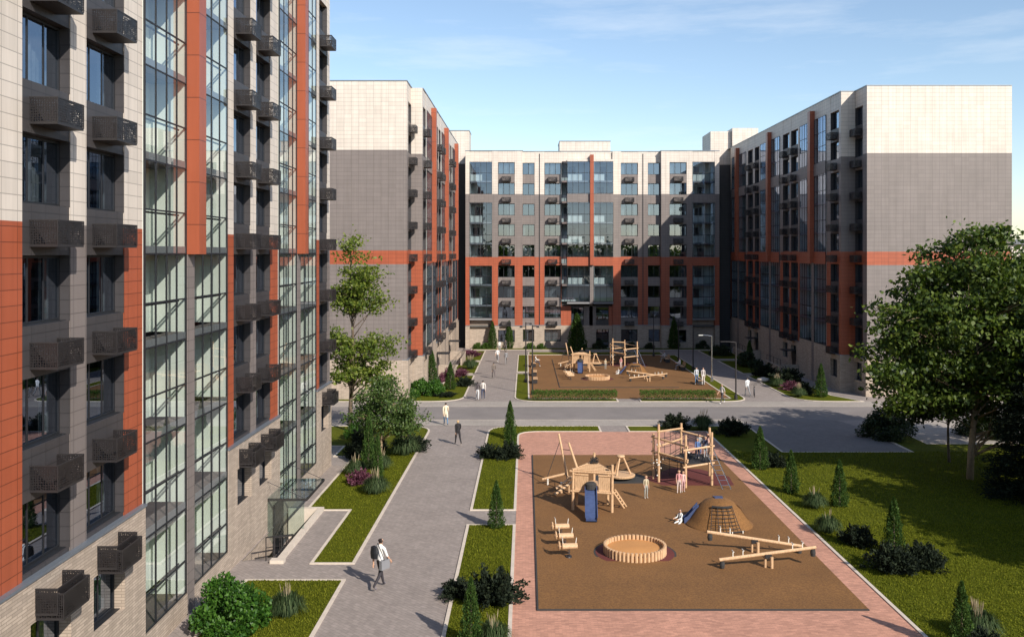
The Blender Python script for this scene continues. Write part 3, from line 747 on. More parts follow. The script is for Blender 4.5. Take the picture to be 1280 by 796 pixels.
def juniper_mesh(seed, n=80, flat=.62, mat='leaf_jun', per=90, ls=.10):
    k = ('ju', seed, mat)
    if k in CACHE: return CACHE[k]
    rg = np.random.default_rng(seed); P = []; A = []
    for i in range(n):
        a = rg.random()*2*np.pi; el = rg.uniform(.10, 1.25)*flat*1.6; ln = rg.uniform(.55, 1.)*(1 if el < .7 else .8)
        d = np.array([np.cos(a)*np.cos(el), np.sin(a)*np.cos(el), np.sin(el)])
        t = rg.random(per)**.8; p = d*(t*ln)[:, None] + rg.normal(size=(per, 3))*.045*(1.3-t)[:, None]*2
        p[:, 2] = np.abs(p[:, 2])+.03 - .15*(t*ln)**2*flat
        P.append(p); A.append(np.tile(d*1.2, (per, 1)))
    P = np.concatenate(P); A = np.concatenate(A); P[:, 2] = np.maximum(P[:, 2], .02)*1.05
    CACHE[k] = leaf_mesh('shrub', P, ls*rg.uniform(.6, 1.3, len(P)), M[mat], seed, axis=A, aspect=.45); return CACHE[k]
def juniper(x, y, s, label, seed=1, mat='leaf_jun', sz=None, name='spreading_juniper', cat='shrub', group='dark spreading junipers'):
    o = link(name, juniper_mesh(seed, mat=mat), None, at(x, y, .04), seed*2.1); o.scale = (s*1.06, s*1.06, sz or s*1.22)
    return tag(o, label, cat, group)
def round_shrub_mesh(seed, mat, n=5200, ls=.085, lumps=26):
    """unit dome, radius 1 and height about 1.25, made of leaf clumps"""
    k = ('rs', seed, mat)
    if k in CACHE: return CACHE[k]
    rg = np.random.default_rng(seed); d = rg.normal(size=(lumps, 3)); d[:, 2] = np.abs(d[:, 2])*.9+.05; d /= np.linalg.norm(d, axis=1)[:, None]
    C = d*rg.uniform(.55, .80, lumps)[:, None]*np.array([1, 1, 1.2])
    C[0] = (0, 0, .4)
    i = rg.integers(0, lumps, n); q = rg.normal(size=(n, 3)); q /= np.linalg.norm(q, axis=1)[:, None]
    pos = C[i] + q*(.30*rg.random(n)**.35)[:, None]*np.array([1, 1, .95]); pos[:, 2] = np.abs(pos[:, 2])
    CACHE[k] = leaf_mesh('shrub', pos, ls*rg.uniform(.6, 1.35, n), M[mat], seed, axis=q*.9, aspect=.62); return CACHE[k]
def round_shrub(x, y, s, label, seed=1, mat='leaf_bright', sz=None, name='round_shrub', n=5200, ls=.085, group='round clipped shrubs'):
    o = link(name, round_shrub_mesh(seed, mat, n, ls), None, at(x, y, .02), seed*1.7); o.scale = (s, s, sz or s)
    return tag(o, label, 'shrub', group)
def hedge(x0, x1, y0, y1, h, label, seed=1):
    rg = np.random.default_rng(seed); n = int((x1-x0)*900)
    p = np.stack([rg.uniform(0, x1-x0, n), rg.uniform(0, y1-y0, n), h*rg.random(n)**.45*(1+.12*np.sin(np.arange(n)*.001))], 1)
    f = rg.integers(0, 3, n); p[f == 0, 1] = rg.normal(0, .03, (f == 0).sum()); p[f == 1, 2] = h+rg.normal(0, .05, (f == 1).sum())
    o = link('hedge', leaf_mesh('hedge', p, .10*rg.uniform(.6, 1.3, n), M['leaf_hedge'], seed, aspect=.6), None, at(x0, y0, .04))
    return tag(o, label, 'hedge', 'low clipped hedges')
# trees
broad_tree('broadleaf_tree', 'big dense broadleaf tree with a pale trunk on the right lawn', 'tree', at(24.66, 50.7),
           [(.2, 0, 8.4, 4.8, 4.8, 3.6), (.3, 0, 11.7, 3.0, 3.2, 2.3), (-3.2, -.5, 8.8, 2.5, 2.8, 2.2), (-4.0, -.6, 6.0, 2.2, 2.6, 1.7), (4.6, 0, 9, 3.4, 3, 3.2), (.5, -2.2, 6.0, 3.2, 2.6, 1.7), (3.8, -1, 5.3, 3., 2.8, 1.8), (-2.0, 0, 10.8, 1.6, 1.8, 1.3), (1.0, 0, 13.4, 1.2, 1.2, .9), (-4.9, -.5, 7.4, 1.4, 1.6, .8), (-1.2, .6, 4.6, 2.2, 2, 1.1), (2.6, .8, 3.4, 2.8, 2.2, 1.2), (5.6, 0, 5.6, 2.6, 2.6, 2.4), (-2.6, -.8, 4.6, 1.8, 1.8, .9), (3.6, -1.6, 3.2, 2.4, 1.8, 1.3), (-3.6, -.4, 4.3, 1.6, 1.6, .8)],
           14.4, .20, 610, 95, .27, M['leaf_big'], M['barkpale'], 11, sig=.42, nl=70, shell=.42)
broad_tree('young_tree', 'tall sparse layered tree at the far corner of the closest block', 'tree', at(-12.3, 65.1),
           [(.3, 0, 12.9, 1.0, 1., 1.0), (.5, 0, 10.6, 1.9, 1.9, 1.3), (.7, 0, 8.9, 2.1, 2., 1.0), (1.0, 0, 5.9, 2.4, 2.2, 1.1), (.6, 0, 4.2, 2.4, 2.2, .9), (-1.2, 0, 6.4, 1.6, 1.8, 1.0), (-.8, 0, 9.6, 1.4, 1.6, 1.)],
           13.9, .17, 190, 70, .23, M['leaf_yel'], M['bark'], 23, sig=.42, flat=.5, nl=60)
broad_tree('feathery_tree', 'short bushy feathery tree with a pale trunk on the lawn left of the path', 'tree', at(-8.7, 55.2),
           [(0, 0, 3.8, 1.6, 1.6, 1.0), (-.6, 0, 2.7, 1.7, 1.6, .9), (1.1, 0, 2.7, 1.5, 1.5, .9), (.3, 0, 4.6, .7, .7, .5), (1.6, 0, 2.1, .8, .9, .6)],
           5.2, .10, 105, 110, .16, M['leaf_pine'], M['barkpale'], 31, sig=.24, flat=.8, nl=40)
broad_tree('slender_tree', 'thin young tree with dark crown standing behind the big tree trunk on the right', 'tree', at(25.4, 55.0),
           [(-1.2, 0, 4.6, 2.4, 2.0, 1.7), (-2.0, 0, 3.3, 1.7, 1.5, .9), (1.0, 0, 4.0, 2.0, 1.8, 1.4)], 5.9, .09, 120, 75, .22, M['leaf_dark'], M['bark'], 41, sig=.34, nl=40)
for i, (x, y, s) in enumerate(((28.5, 30.5, 11), (27.5, 36.5, 11), (31.5, 38.0, 12), (31, 53.0, 15), (30.5, 46.8, 15), (31, 59, 12))):
    broad_tree('broadleaf_tree', ['broadleaf tree nearest the lower right corner of the lawn', 'second broadleaf tree from the lower right corner', 'broadleaf tree far out on the right lawn', 'broadleaf tree right of the big tree trunk', 'broadleaf tree right of the dark fir', 'broadleaf tree by the side pavement behind the big tree'][i], 'tree', at(x, y),
               [(0, 0, s*.66, s*.30, s*.30, s*.24), (s*.1, 0, s*.5, s*.26, s*.28, s*.16), (-s*.14, 0, s*.55, s*.22, s*.24, s*.18)], s, .28, 110, 75, .42, M['leaf_big'], M['bark'], 60+i, sig=.6, nl=20, group='trees on the right lawn')
# dark fir at the right edge
def fir(x, y, h, r, label, seed):
    rg = np.random.default_rng(seed); t = thing('dark_fir', label, 'fir', at(x, y)); P = []; A = []
    for i in range(420):
        z = rg.random()**1.4; a = rg.random()*6.283; ln = r*(1-z)**.55*rg.uniform(.7, 1.1)+.1
        d = np.array([np.cos(a), np.sin(a), -.12]); u = rg.random(95)**.6
        P.append(np.array([0, 0, .25+z*h*.96])+d*(u*ln)[:, None]+rg.normal(size=(95, 3))*np.array([.14, .14, .08])); A.append(np.tile(d*1.2+[0, 0, .3], (95, 1)))
    link('crown', leaf_mesh('crown', np.concatenate(P), .20*rg.uniform(.5, 1.2, 420*95), M['leaf_jun'], seed, axis=np.concatenate(A), aspect=.35), t)
    mb = MB(); mb.tube((0, 0, -.2), (0, 0, h*.9), .15, .03); mb.build('trunk', M['bark'], t); return t
fir(25.9, 46.8, 7.4, 2.5, 'dark fir at the right edge beside the big tree', 3)
round_shrub(25.0, 63.0, 2.15, 'large dark rounded bush by the parking area under the big tree', 7, 'leaf_dark', 2.0, 'large_bush', 9000, .075, None)
round_shrub(31.5, 63.5, 1.9, 'dark bush right of the large rounded bush', 8, 'leaf_dark', 1.7, 'large_bush', 7000, .075, None)
# near plants
round_shrub(-9.65, 30.2, 1.42, 'large bright green round shrub at the wall of the closest block', 3, 'leaf_bright', 1.62, 'round_shrub', 12000, .085, None)
CG = 'small columnar thujas'
conifer(-.93, 56.8, 2.5, 'columnar thuja rising out of the dark juniper at the curved lawn corner', CG, 1)
conifer(-1.05, 62.5, 2.6, 'columnar thuja just behind another, nearest the road', CG, 2)
conifer(-1.32, 41.5, 2.15, 'columnar thuja at the cross path between the two narrow lawns', CG, 3, 1.05)
conifer(-1.7, 28.6, 2.2, 'columnar thuja at the bottom edge beside the wide path', CG, 4)
conifer(13.58, 53.3, 2.5, 'columnar thuja farthest back along the playground kerb', CG, 5, 1.15)
conifer(13.79, 47.8, 2.25, 'columnar thuja second from the back along the playground kerb', CG, 6, 1.1)
conifer(15.42, 45.2, 2.3, 'columnar thuja standing alone out on the right lawn', CG, 7, 1.1)
conifer(15.05, 37.6, 2.4, 'columnar thuja rising from a dark spreading juniper on the right lawn', CG, 8, 1.05)
conifer(13.46, 28.4, 2.15, 'columnar thuja at the lower right corner of the picture', CG, 9, 1.05)
conifer(-9.15, 53.6, 3.3, 'tallest columnar thuja, left of the wide path among tall grasses', CG, 10, .75)
conifer(-8.1, 50.4, 2.6, 'slim columnar thuja behind the purple shrub', CG, 11, .75)
conifer(-7.1, 86.8, 2.6, 'columnar thuja beside the bright bush at the left lawn beyond the road', CG, 12, 1.2)
conifer(26.3, 81.9, 3.0, 'columnar thuja at the road end of the lawn by the shaded block', CG, 13, 1.1)
conifer(26.4, 108.5, 2.8, 'columnar thuja far along the lawn by the shaded block', CG, 14, 1.2)
conifer(-4.6, 128.2, 3.8, 'tall columnar thuja against the far block left of the first window', CG, 15, 1.1)
conifer(-2.3, 128.2, 3.9, 'tall columnar thuja against the far block between two ground windows', CG, 16, 1.0)
conifer(6.9, 123.8, 5.2, 'large dark conical thuja behind the far play tower', CG, 17, 1.5)
conifer(20.6, 127.8, 4.4, 'columnar thuja against the far block at its shaded right part', CG, 18, 1.1)
conifer(-9.0, 88.2, 3.6, 'columnar thuja behind the bright bush by the left block wall', CG, 19, 1.1)
orn_grass(-8.1, 31.2, 1.0, 'grass clump with tall plumes on the small lawn beside the big shrub', 1, 16)
orn_grass(14.1, 44.9, .95, 'grass clump with plumes between two thujas by the playground', 2, 12)
orn_grass(13.4, 40.8, .95, 'low grass clump beside a dark juniper by the playground kerb', 3, 4)
orn_grass(14.45, 29.4, 1.1, 'grass clump behind the lower right thuja', 4, 18)
orn_grass(-1.0, 28.8, .9, 'grass clump at the bottom edge by the brick paving', 5, 10)
orn_grass(-7.75, 47.7, 1.15, 'grass clump in front of the purple shrub', 6, 20)
orn_grass(-9.6, 52.0, 1.05, 'grass clump left of the purple shrub', 7, 12)
orn_grass(-7.55, 57.2, 1.5, 'tall yellowish grass clump under the feathery tree', 8, 34)
orn_grass(-8.4, 53.2, 1.1, 'grass clump between the slim thujas', 9, 14)
orn_grass(24.3, 81.9, 1.1, 'pale grass clump at the road end of the lawn by the shaded block', 10, 26)
orn_grass(24.2, 88.5, 1.15, 'pale grass clump farther along the lawn by the shaded block', 11, 22)
orn_grass(-6.2, 103.5, 1.4, 'pale grass clump on the middle lawn by the left block', 12, 30)
orn_grass(12.7, 65.9, 1.3, 'spiky green grass clump behind the net tower', 13, 12)
orn_grass(14.2, 54.8, 1.0, 'grass clump behind the farthest thuja by the parking area', 14, 12)
juniper(-1.2, 32.6, 1.35, 'wide dark juniper spilling onto the wide path', 1)
juniper(-2.45, 33.0, .75, 'small dark juniper hanging over the path kerb', 2)
juniper(-1.0, 56.2, 1.15, 'dark juniper at the foot of a thuja by the curved corner', 3)
juniper(-2.2, 56.3, 1.0, 'dark juniper overhanging the kerb at the path edge', 4)
juniper(14.1, 38.9, 1.0, 'dark juniper left of the thuja on the right lawn', 5)
juniper(14.3, 35.6, 1.25, 'dark juniper nearest the lower right, left half of the big patch', 6)
juniper(15.5, 36.0, 1.15, 'dark juniper right of the thuja on the right lawn', 7)
juniper(14.5, 53.9, 1.0, 'dark juniper beside the farthest thuja by the playground', 8)
juniper(-7.1, 58.6, 1.15, 'dark juniper by the path kerb under the feathery tree', 9)
juniper(-10.2, 56.4, 1.1, 'dark upright juniper at the corner of the closest block', 10, sz=1.5)
juniper(-9.4, 59.2, .8, 'dark juniper behind the tallest thuja', 11)
juniper(13.9, 28.0, .9, 'dark juniper at the lower right edge', 12)
juniper(-5.9, 89.0, 1.15, 'dark juniper on the left lawn beyond the road', 13)
juniper(-7.1, 82.2, 1.3, 'dark low juniper at the curved kerb beyond the road', 14, sz=.6)
juniper(25.3, 83.6, 1.2, 'dark juniper between thuja and grass by the shaded block', 15)
juniper(25.6, 89.8, 2.0, 'wide dark juniper mass along the shaded block', 16)
juniper(25.2, 97.0, 1.6, 'dark juniper mass near the porch of the shaded block', 17)
juniper(10.8, 66.2, 1.3, 'dark spreading shrub behind the net tower', 18)
juniper(14.4, 64.0, 1.4, 'dark shrub between net tower and parking area', 19)
juniper(-10.8, 61.2, 1.0, 'dark shrub at the foot of the sparse tall tree', 20, sz=1.5)
juniper(-8.95, 49.7, .82, 'purple flowering shrub on the lawn left of the wide path', 21, 'leaf_purp', 1.15, 'purple_shrub', group=None)
juniper(-6.9, 97.0, 1.3, 'purple shrub near the left block porch', 22, 'leaf_purp', 1.1, 'purple_shrub', group=None)
juniper(-7.0, 117.5, 1.9, 'wide reddish shrub at the far left lawn', 23, 'leaf_purp', 1.1, 'purple_shrub', group=None)
juniper(24.9, 86.4, 1.2, 'dark purple shrub beside the road end lawn of the shaded block', 24, 'leaf_purp', 1.2, 'purple_shrub', group=None)
round_shrub(-9.6, 82.6, 1.25, 'left half of the bright green bush beyond the road', 9, 'leaf_bright', 1.45, 'round_shrub', 6000, .11)
round_shrub(-8.1, 82.9, 1.2, 'right half of the bright green bush beyond the road', 10, 'leaf_bright', 1.35, 'round_shrub', 6000, .11)
round_shrub(-7.9, 92.8, .95, 'dark red rounded shrub in front of the left porch', 11, 'leaf_purp', 1.3, 'round_shrub', 4000, .11)
round_shrub(25.6, 105.5, 1.7, 'large dark round bush along the shaded block', 12, 'leaf_dark', 1.6, 'round_shrub', 5000, .11)
round_shrub(25.2, 118.5, 1.6, 'dark round bush near the far end of the shaded block', 13, 'leaf_dark', 1.4, 'round_shrub', 4000, .11)
round_shrub(34.0, 80.6, .9, 'green shrub at the foot of the sunlit end wall on the right', 14, 'leaf_hedge', .9, 'round_shrub', 4000, .11)
round_shrub(-11.6, 62.5, .8, 'bright green shrub at the far corner of the closest block', 15, 'leaf_bright', 1.1, 'round_shrub', 4000, .1)
for i, (x, s) in enumerate(((-6.6, .9), (-5.6, .8), (.6, .9), (2.2, .8), (10.2, 1.1), (14.6, 1.0), (17.3, .9), (24.6, 1.1))):
    round_shrub(x, 127.9, s, ['small shrub at the far block left end', 'small shrub beside the first thuja at the far block', 'small shrub under the narrow ground window of the far block', 'small shrub beneath the third ground window of the far block', 'grey-green shrub under the projecting bay of the far block', 'dark shrub under the shaded windows of the far block', 'dark shrub at the downpipe of the far block', 'dark shrub at the right end of the far block'][i], 16+i % 3, 'leaf_dark' if i > 3 else 'leaf_hedge', s*.9, 'round_shrub', 2500, .13)
hedge(.55, 7.95, 79.6, 80.7, .75, 'low hedge left of the gap in front of the far playground', 1)
hedge(9.95, 16.5, 79.6, 80.7, .75, 'low hedge right of the gap in front of the far playground', 2)
# two pale boulders by the shaded block
for i, (x, y, s) in enumerate(((23.9, 92.5, .8), (26.6, 93.0, .9))):
    mb = MB(); rg = random.Random(i); mb.lathe([(.02, 0), (.7, .02), (.85, .25), (.7, .5), (.35, .68), (.03, .72)], 9)
    mb.v = [(a*(1+rg.uniform(-.15, .15)), b*(1+rg.uniform(-.15, .15)), c*(1+rg.uniform(-.1, .1))) for a, b, c in mb.v]
    o = mb.build('boulder', M['kerb'], None, at(x, y, .03), True); o.scale = (s, s*.8, s*.75); tag(o, ['pale boulder at the path edge by the shaded block', 'pale boulder behind the dark junipers by the shaded block'][i], 'boulder')
# grass blades over the lawns nearest the viewer
def inside(x, y, poly):
    c = np.zeros(len(x), bool); K = len(poly)
    for i in range(K):
        (x0, y0), (x1, y1) = poly[i-1], poly[i]
        m = ((y0 > y) != (y1 > y)) & (x < (x1-x0)*(y-y0)/((y1-y0) if y1 != y0 else 1e-9)+x0); c ^= m
    return c
def turf(poly, box, dens, seed, h=.075):
    rg = np.random.default_rng(seed); x0, x1, y0, y1 = box; n = int((x1-x0)*(y1-y0)*dens)
    x = rg.uniform(x0, x1, n); y = rg.uniform(y0, y1, n); k = inside(x, y, inset(poly, .16)); x, y = x[k], y[k]
    z = G(y)+.028+h*.42
    return np.stack([x, y, z], 1)
pts = [turf(LAWNS[0], (-10.6, -6.8, 26.5, 34.8), 520, 1), turf(LAWNS[1], (-10.7, -6.8, 36.6, 60), 330, 2), turf(LAWNS[2], (-2.7, -.4, 26.5, 42.1), 520, 3), turf(LAWNS[3], (-2.7, 5.4, 44.5, 67.4), 260, 4),
       turf(LAWNS[4], (12.7, 24, 26, 42), 400, 5), turf(LAWNS[4], (12.7, 30, 42, 58.2), 200, 6)]
P_ = np.concatenate(pts); rg_ = np.random.default_rng(9)
o = link('grass', leaf_mesh('grass', P_, .085*rg_.uniform(.6, 1.3, len(P_)), M['grassblade'], 77, up=2.2, aspect=.28)); tag(o, 'short mown grass growing on the lawns around the playground', 'grass', kind='stuff')

# the wood behind the viewpoint that the courtyard windows mirror
rg_ = np.random.default_rng(12); n_ = 60000
C_ = np.stack([rg_.uniform(-160, 200, 600), rg_.uniform(-95, -80, 600), rg_.uniform(1.5, 11, 600)], 1)
P_ = np.repeat(C_, 100, axis=0)+rg_.normal(size=(n_, 3))*np.array([2.6, 2.2, 2.2]); P_[:, 2] = np.maximum(P_[:, 2], 0.)+1.
o = link('woodland', leaf_mesh('woodland', P_, 1.9*rg_.uniform(.6, 1.3, n_), M['leaf_big'], 78, aspect=.6)); tag(o, 'belt of trees mirrored in the windows of the far block', 'woodland', kind='stuff')
# ------------------------------------------------------------------ playground
pg = []            # things of the near playground that are repeated in the far one
def PT(name, label, cat, x, y, rz=0, far=None, dz=.05):
    t = thing(name, label, cat, at(x, y, dz), rz); pg.append((t, far)); return t
W = M['wood']
# sandbox
t = PT('sandbox', 'round log sandbox with orange sand, nearest the viewer', 'sandbox', 4.5, 37.9, 0, 'round log sandbox in the far playground')
mb = MB(); n = 46
for i in range(n):
    a = 2*math.pi*i/n; mb.tube((1.40*math.cos(a), 1.40*math.sin(a), -.05), (1.40*math.cos(a), 1.40*math.sin(a), .41), .078, .074, 8)
mb.build('log_rim', W, t)
mb = MB(); mb.lathe([(1.38, 0), (1.38, .20), (.9, .23), (.02, .26)], 32); mb.build('sand', M['sand'], t, smooth=False)
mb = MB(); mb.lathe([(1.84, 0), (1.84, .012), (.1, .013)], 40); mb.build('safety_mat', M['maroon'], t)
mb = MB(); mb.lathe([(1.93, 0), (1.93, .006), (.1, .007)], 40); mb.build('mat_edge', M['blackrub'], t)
# slide tower
t = PT('slide_tower', 'log play house on posts with blue slide in the near playground', 'play tower', 3.2, 44.6, R(-3), 'log play house with blue slide in the far playground')
posts = [(-.95, -.15, 2.15), (1.0, -.55, 2.45), (.15, 1.75, 2.55), (-.75, .9, 1.7), (.85, 1.0, 1.7)]
for x, y, h in posts:
    mb = MB(); mb.tube((x, y, -.1), (x+.02, y, h), .075, .068, 9); mb.build('post', W, t)
pl = [(-.95, -.15), (1.0, -.55), (.95, .95), (.15, 1.75), (-.8, .9)]
mb = MB(); mb.prism(pl, 1.0, 1.08); mb.build('platform', W, t)
def along(a, b, s): return (a[0]+(b[0]-a[0])*s, a[1]+(b[1]-a[1])*s)
A_, B_ = (-.95, -.15), (1.0, -.55)
def plank_panel(mb, a, b, z0, z1, w=.09, th=.03):
    d = Vector((b[0]-a[0], b[1]-a[1])); n = max(2, int(d.length/w)); nn = Vector((-d.y, d.x)).normalized()*th
    for i in range(n):
        p = Vector(a)+d*(i/n+.004); q = Vector(a)+d*((i+1)/n-.004)
        mb.prism([tuple(p), tuple(q), tuple(q+nn), tuple(p+nn)], z0, z1)
for s0, s1 in ((.06, .40), (.66, .96)):
    mb = MB(); plank_panel(mb, along(A_, B_, s0), along(A_, B_, s1), 1.1, 1.85)
    for z in (1.06, 1.85): mb.tube((*along(A_, B_, s0), z), (*along(A_, B_, s1), z), .05, n=7)
    mb.build('plank_panel', W, t)
mb = MB()
for a, b in (((-.95, -.15), (-.8, .9)), ((1.0, -.55), (.95, .95))): plank_panel(mb, along(a, b, .1), along(a, b, .9), 1.1, 1.7)
mb.build('side_panel', W, t)
mb = MB()
for a, b, z in (((-1.1, -.12), (1.15, -.58), 2.0), ((-.95, -.1), (.15, 1.85), 2.05), ((1.0, -.5), (.15, 1.85), 2.05), ((-1.05, -.13), (1.1, -.57), .98), ((-.95, -.1), (-.8, .95), .95), ((1.0, -.5), (.9, 1.0), .95)):
    mb.tube((*a, z), (*b, z), .065, n=8)
for k in range(7):
    s = k/7; mb.tube((*along(A_, (.15, 1.75), s), 2.09), (*along(B_, (.15, 1.75), s), 2.09), .05, n=6)
mb.build('beam', W, t)
mb = MB(); rg = random.Random(4)
for k in range(30): 
    c = Vector((.15, 1.15, 2.25)); u = Vector((rg.uniform(-1, 1), rg.uniform(-1, 1), rg.uniform(-.5, 1))).normalized()*.24; v = Vector((rg.uniform(-1, 1), rg.uniform(-1, 1), rg.uniform(-.5, 1))).normalized()*.24; mb.tube(c+u, c+v, .016, n=5)
mb.build('rope_knot', M['rope'], t)
sl = MB(); P0 = Vector((-.05, -.42, 1.18)); pr = [(0, 0), (-.25, -.05), (-.6, -.22), (-1.35, -.80), (-1.75, -1.02), (-2.0, -1.06)]
w = .27
for (ya, za), (yb, zb) in zip(pr, pr[1:]):
    sl.quad([(P0.x-w, P0.y+ya, P0.z+za), (P0.x+w, P0.y+ya, P0.z+za), (P0.x+w, P0.y+yb, P0.z+zb), (P0.x-w, P0.y+yb, P0.z+zb)])
    sl.quad([(P0.x-w, P0.y+ya, P0.z+za-.04), (P0.x+w, P0.y+ya, P0.z+za-.04), (P0.x+w, P0.y+yb, P0.z+zb-.04), (P0.x-w, P0.y+yb, P0.z+zb-.04)])
    for sx in (-1, 1):
        x0, x1 = P0.x+sx*w, P0.x+sx*(w+.035)
        for xx in (x0, x1): sl.quad([(xx, P0.y+ya, P0.z+za-.05), (xx, P0.y+yb, P0.z+zb-.05), (xx, P0.y+yb, P0.z+zb+.14), (xx, P0.y+ya, P0.z+za+.14)])
        sl.quad([(x0, P0.y+ya, P0.z+za+.14), (x1, P0.y+ya, P0.z+za+.14), (x1, P0.y+yb, P0.z+zb+.14), (x0, P0.y+yb, P0.z+zb+.14)])
sl.build('slide', M['blue'], t)
mb = MB(); mb.lathe([(.30, -.16), (.29, .10), (.2, .17), (.02, .19)], 14, 0, (P0.x, P0.y+.05, P0.z+.15)); mb.build('slide_hood', M['blackrub'], t)
mb = MB()
for dx in (0, .32): mb.tube((1.05+dx*.4, -.2+dx, 1.0), (1.65+dx*.4, .3+dx, -.02), .05, n=8)
for k in range(5):
    s = .12+k*.17; mb.tube((1.05+.6*s, -.2+.5*s, 1.0-1.02*s), (1.18+.6*s, .12+.5*s, 1.0-1.02*s), .03, n=6)
mb.build('ladder', W, t)
# stilt trail of leaning logs and ropes
t = PT('climbing_trail', 'leaning log climbing trail with rope left of the near play house', 'climbing frame', 1.9, 49.0, 0, 'leaning log climbing trail in the far playground')
for a, b in (((.45, .35, 0), (-.10, 1.2, 2.75)), ((.95, -.6, .9), (.45, .6, 2.35)), ((.38, -1.2, 0), (.38, -1.2, .9)), ((-.05, -1.3, -.05), (-.05, -1.3, .5))):
    mb = MB(); mb.tube(a, b, .075, .06, 9); mb.build('leaning_post', W, t)
for a, b in (((-1.05, .55, .3), (.25, .5, .62)), ((-.35, -1.5, .3), (.6, -1.0, .85)), ((-.45, -2.1, .12), (.75, -1.15, .72))):
    mb = MB(); mb.tube(a, b, .07, .07, 8); mb.build('balance_beam', W, t)
mb = MB()
for a, b in (((-.05, 1.1, 2.3), (-.8, .55, .35)), ((0, 1.05, 1.9), (.5, .5, 1.95)), ((.3, -1.1, .5), (-.3, -1.4, .3)), ((.25, .5, .62), (.38, -1.2, .8))): mb.tube(a, b, .018, n=5)
mb.build('rope', M['rope'], t)
mb = MB()
for p in ((-.75, .5, .25), (-.05, -1.3, .5)): mb.tube(p, (p[0], p[1], p[2]+.1), .05, n=8)
mb.tube((-.75, .5, -.05), (-.75, .5, .28), .05); mb.build('cap', M['plug'], t)
# spinner
t = PT('spinner', 'low wooden spinning disc on a dark rubber ring behind the near play house', 'carousel', 5.25, 50.8, 0, 'wooden spinning disc in the far playground')
mb = MB(); mb.lathe([(.78, .18), (.80, .26), (.74, .29), (.02, .30)], 28); mb.build('disc', W, t)
mb = MB(); mb.lathe([(.5, 0), (.3, .17), (.02, .18)], 16); mb.build('bearing', M['metal'], t)
mb = MB()
for a in (0, 2.09, 4.19): mb.tube((.55*math.cos(a), .55*math.sin(a), .28), (.12*math.cos(a), .12*math.sin(a), 1.25), .05, n=8)
mb.lathe([(.2, 1.2), (.24, 1.26), (.2, 1.33), (.02, 1.34)], 14); mb.build('handle', W, t)
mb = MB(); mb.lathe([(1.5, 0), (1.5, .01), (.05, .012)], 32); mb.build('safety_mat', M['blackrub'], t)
# net tower
t = PT('net_tower', 'tall log climbing tower with ropes and ladder in the near playground', 'climbing frame', 8.85, 50.5, 0, 'tall log climbing tower in the far playground')
pp = {'A': (-1.6, -.4, 3.15), 'B': (.05, 2.1, 2.75), 'C': (-.35, -1.65, 2.8), 'D': (1.45, 1.0, 2.7), 'E': (1.15, -1.1, 2.85), 'F': (-1.78, .35, 2.5)}
for k, (x, y, h) in pp.items():
    mb = MB(); mb.tube((x, y, -.1), (x, y, h), .072, .066, 9); mb.build('post', W, t)
def beam(a, b, za, zb, r=.056, ext=.15):
    P, Q = Vector((*pp[a][:2], za)), Vector((*pp[b][:2], zb)); d = (Q-P).normalized()*ext
    mb = MB(); mb.tube(P-d, Q+d, r, r, 8); mb.build('beam', W, t)
for a, b, za, zb in (('A', 'B', 2.75, 2.45), ('A', 'B', 1.95, 1.85), ('F', 'C', 2.3, 2.2), ('F', 'C', 1.5, 1.4), ('C', 'E', 2.0, 2.1), ('C', 'E', 1.1, 1.2), ('E', 'D', 2.2, 2.3), ('E', 'D', 1.2, 1.3), ('B', 'D', 2.3, 2.1), ('A', 'C', 1.6, 1.5)): beam(a, b, za, zb)
mb = MB()
def cell(a, b, z0, z1, n=4, m=3):
    P, Q = Vector(pp[a][:2]), Vector(pp[b][:2])
    for i in range(1, n):
        q = P.lerp(Q, i/n); mb.tube((q.x, q.y, z0), (q.x, q.y, z1), .014, n=5)
    for j in range(m):
        z = z0+(z1-z0)*(j+.5)/m; mb.path([(P.x, P.y, z), (*(P.lerp(Q, .5)), z-.12), (Q.x, Q.y, z)], .014, 5)
cell('A', 'B', 1.1, 2.6); cell('B', 'D', 1., 2.3); cell('F', 'C', .4, 1.4, 4, 2); cell('C', 'B', 1.2, 1.6, 3, 2); cell('A', 'D', 1.25, 1.5, 5, 2); cell('F', 'E', 1.1, 1.3, 5, 2)
for i in range(9):
    s = (i+.5)/9; mb.path([(-1.6+2.9*s, -.4-.7*s, 1.35), (-1.2+2.6*s, .6-.2*s, 1.2), (.05+1.4*s, 2.3-1.3*s, 1.35)], .014, 5)
mb.build('rope_net', M['rope'], t)
mb = MB(); mb.prism([(-.3, -1.3), (1.1, -.9), (1.35, .8), (.3, 1.6), (-1.2, .3)], 1.15, 1.19); mb.build('net_deck', M['rope'], t)
mb = MB(); rg = random.Random(8)
for i in range(26):
    k = rg.choice('AFCA'); x, y, h = pp[k]; a = rg.random()*6.28; z = rg.uniform(.3, 2.2); d = rg.uniform(.1, .3) if rg.random() < .6 else .085
    c = (x+d*math.cos(a), y+d*math.sin(a), z); mb.lathe([(.01, -.045), (.04, -.02), (.045, .02), (.01, .045)], 7, 0, c)
mb.build('climbing_grip', M['plug'], t)
mb = MB()
for dx in (0, .45): mb.tube((.75+dx, -1.0+dx*.35, 2.05), (1.55+dx, -2.0+dx*.15, .0), .03, n=7)
for k in range(8):
    s = .1+k*.115; mb.tube((.75+.8*s, -1.0-1.*s, 2.05*(1-s)), (1.2+.8*s, -.84-1.09*s, 2.05*(1-s)), .018, n=6)
mb.build('ladder', M['steel'], t)
mb = MB(); pm = [(-2.3, .3), (-1.0, -1.95), (.2, -2.1), (2.35, -1.1), (2.5, .8), (1.2, 2.6), (-.4, 2.9)]; mb.prism(pm, .0, .012); mb.build('safety_mat', M['maroon'], t)
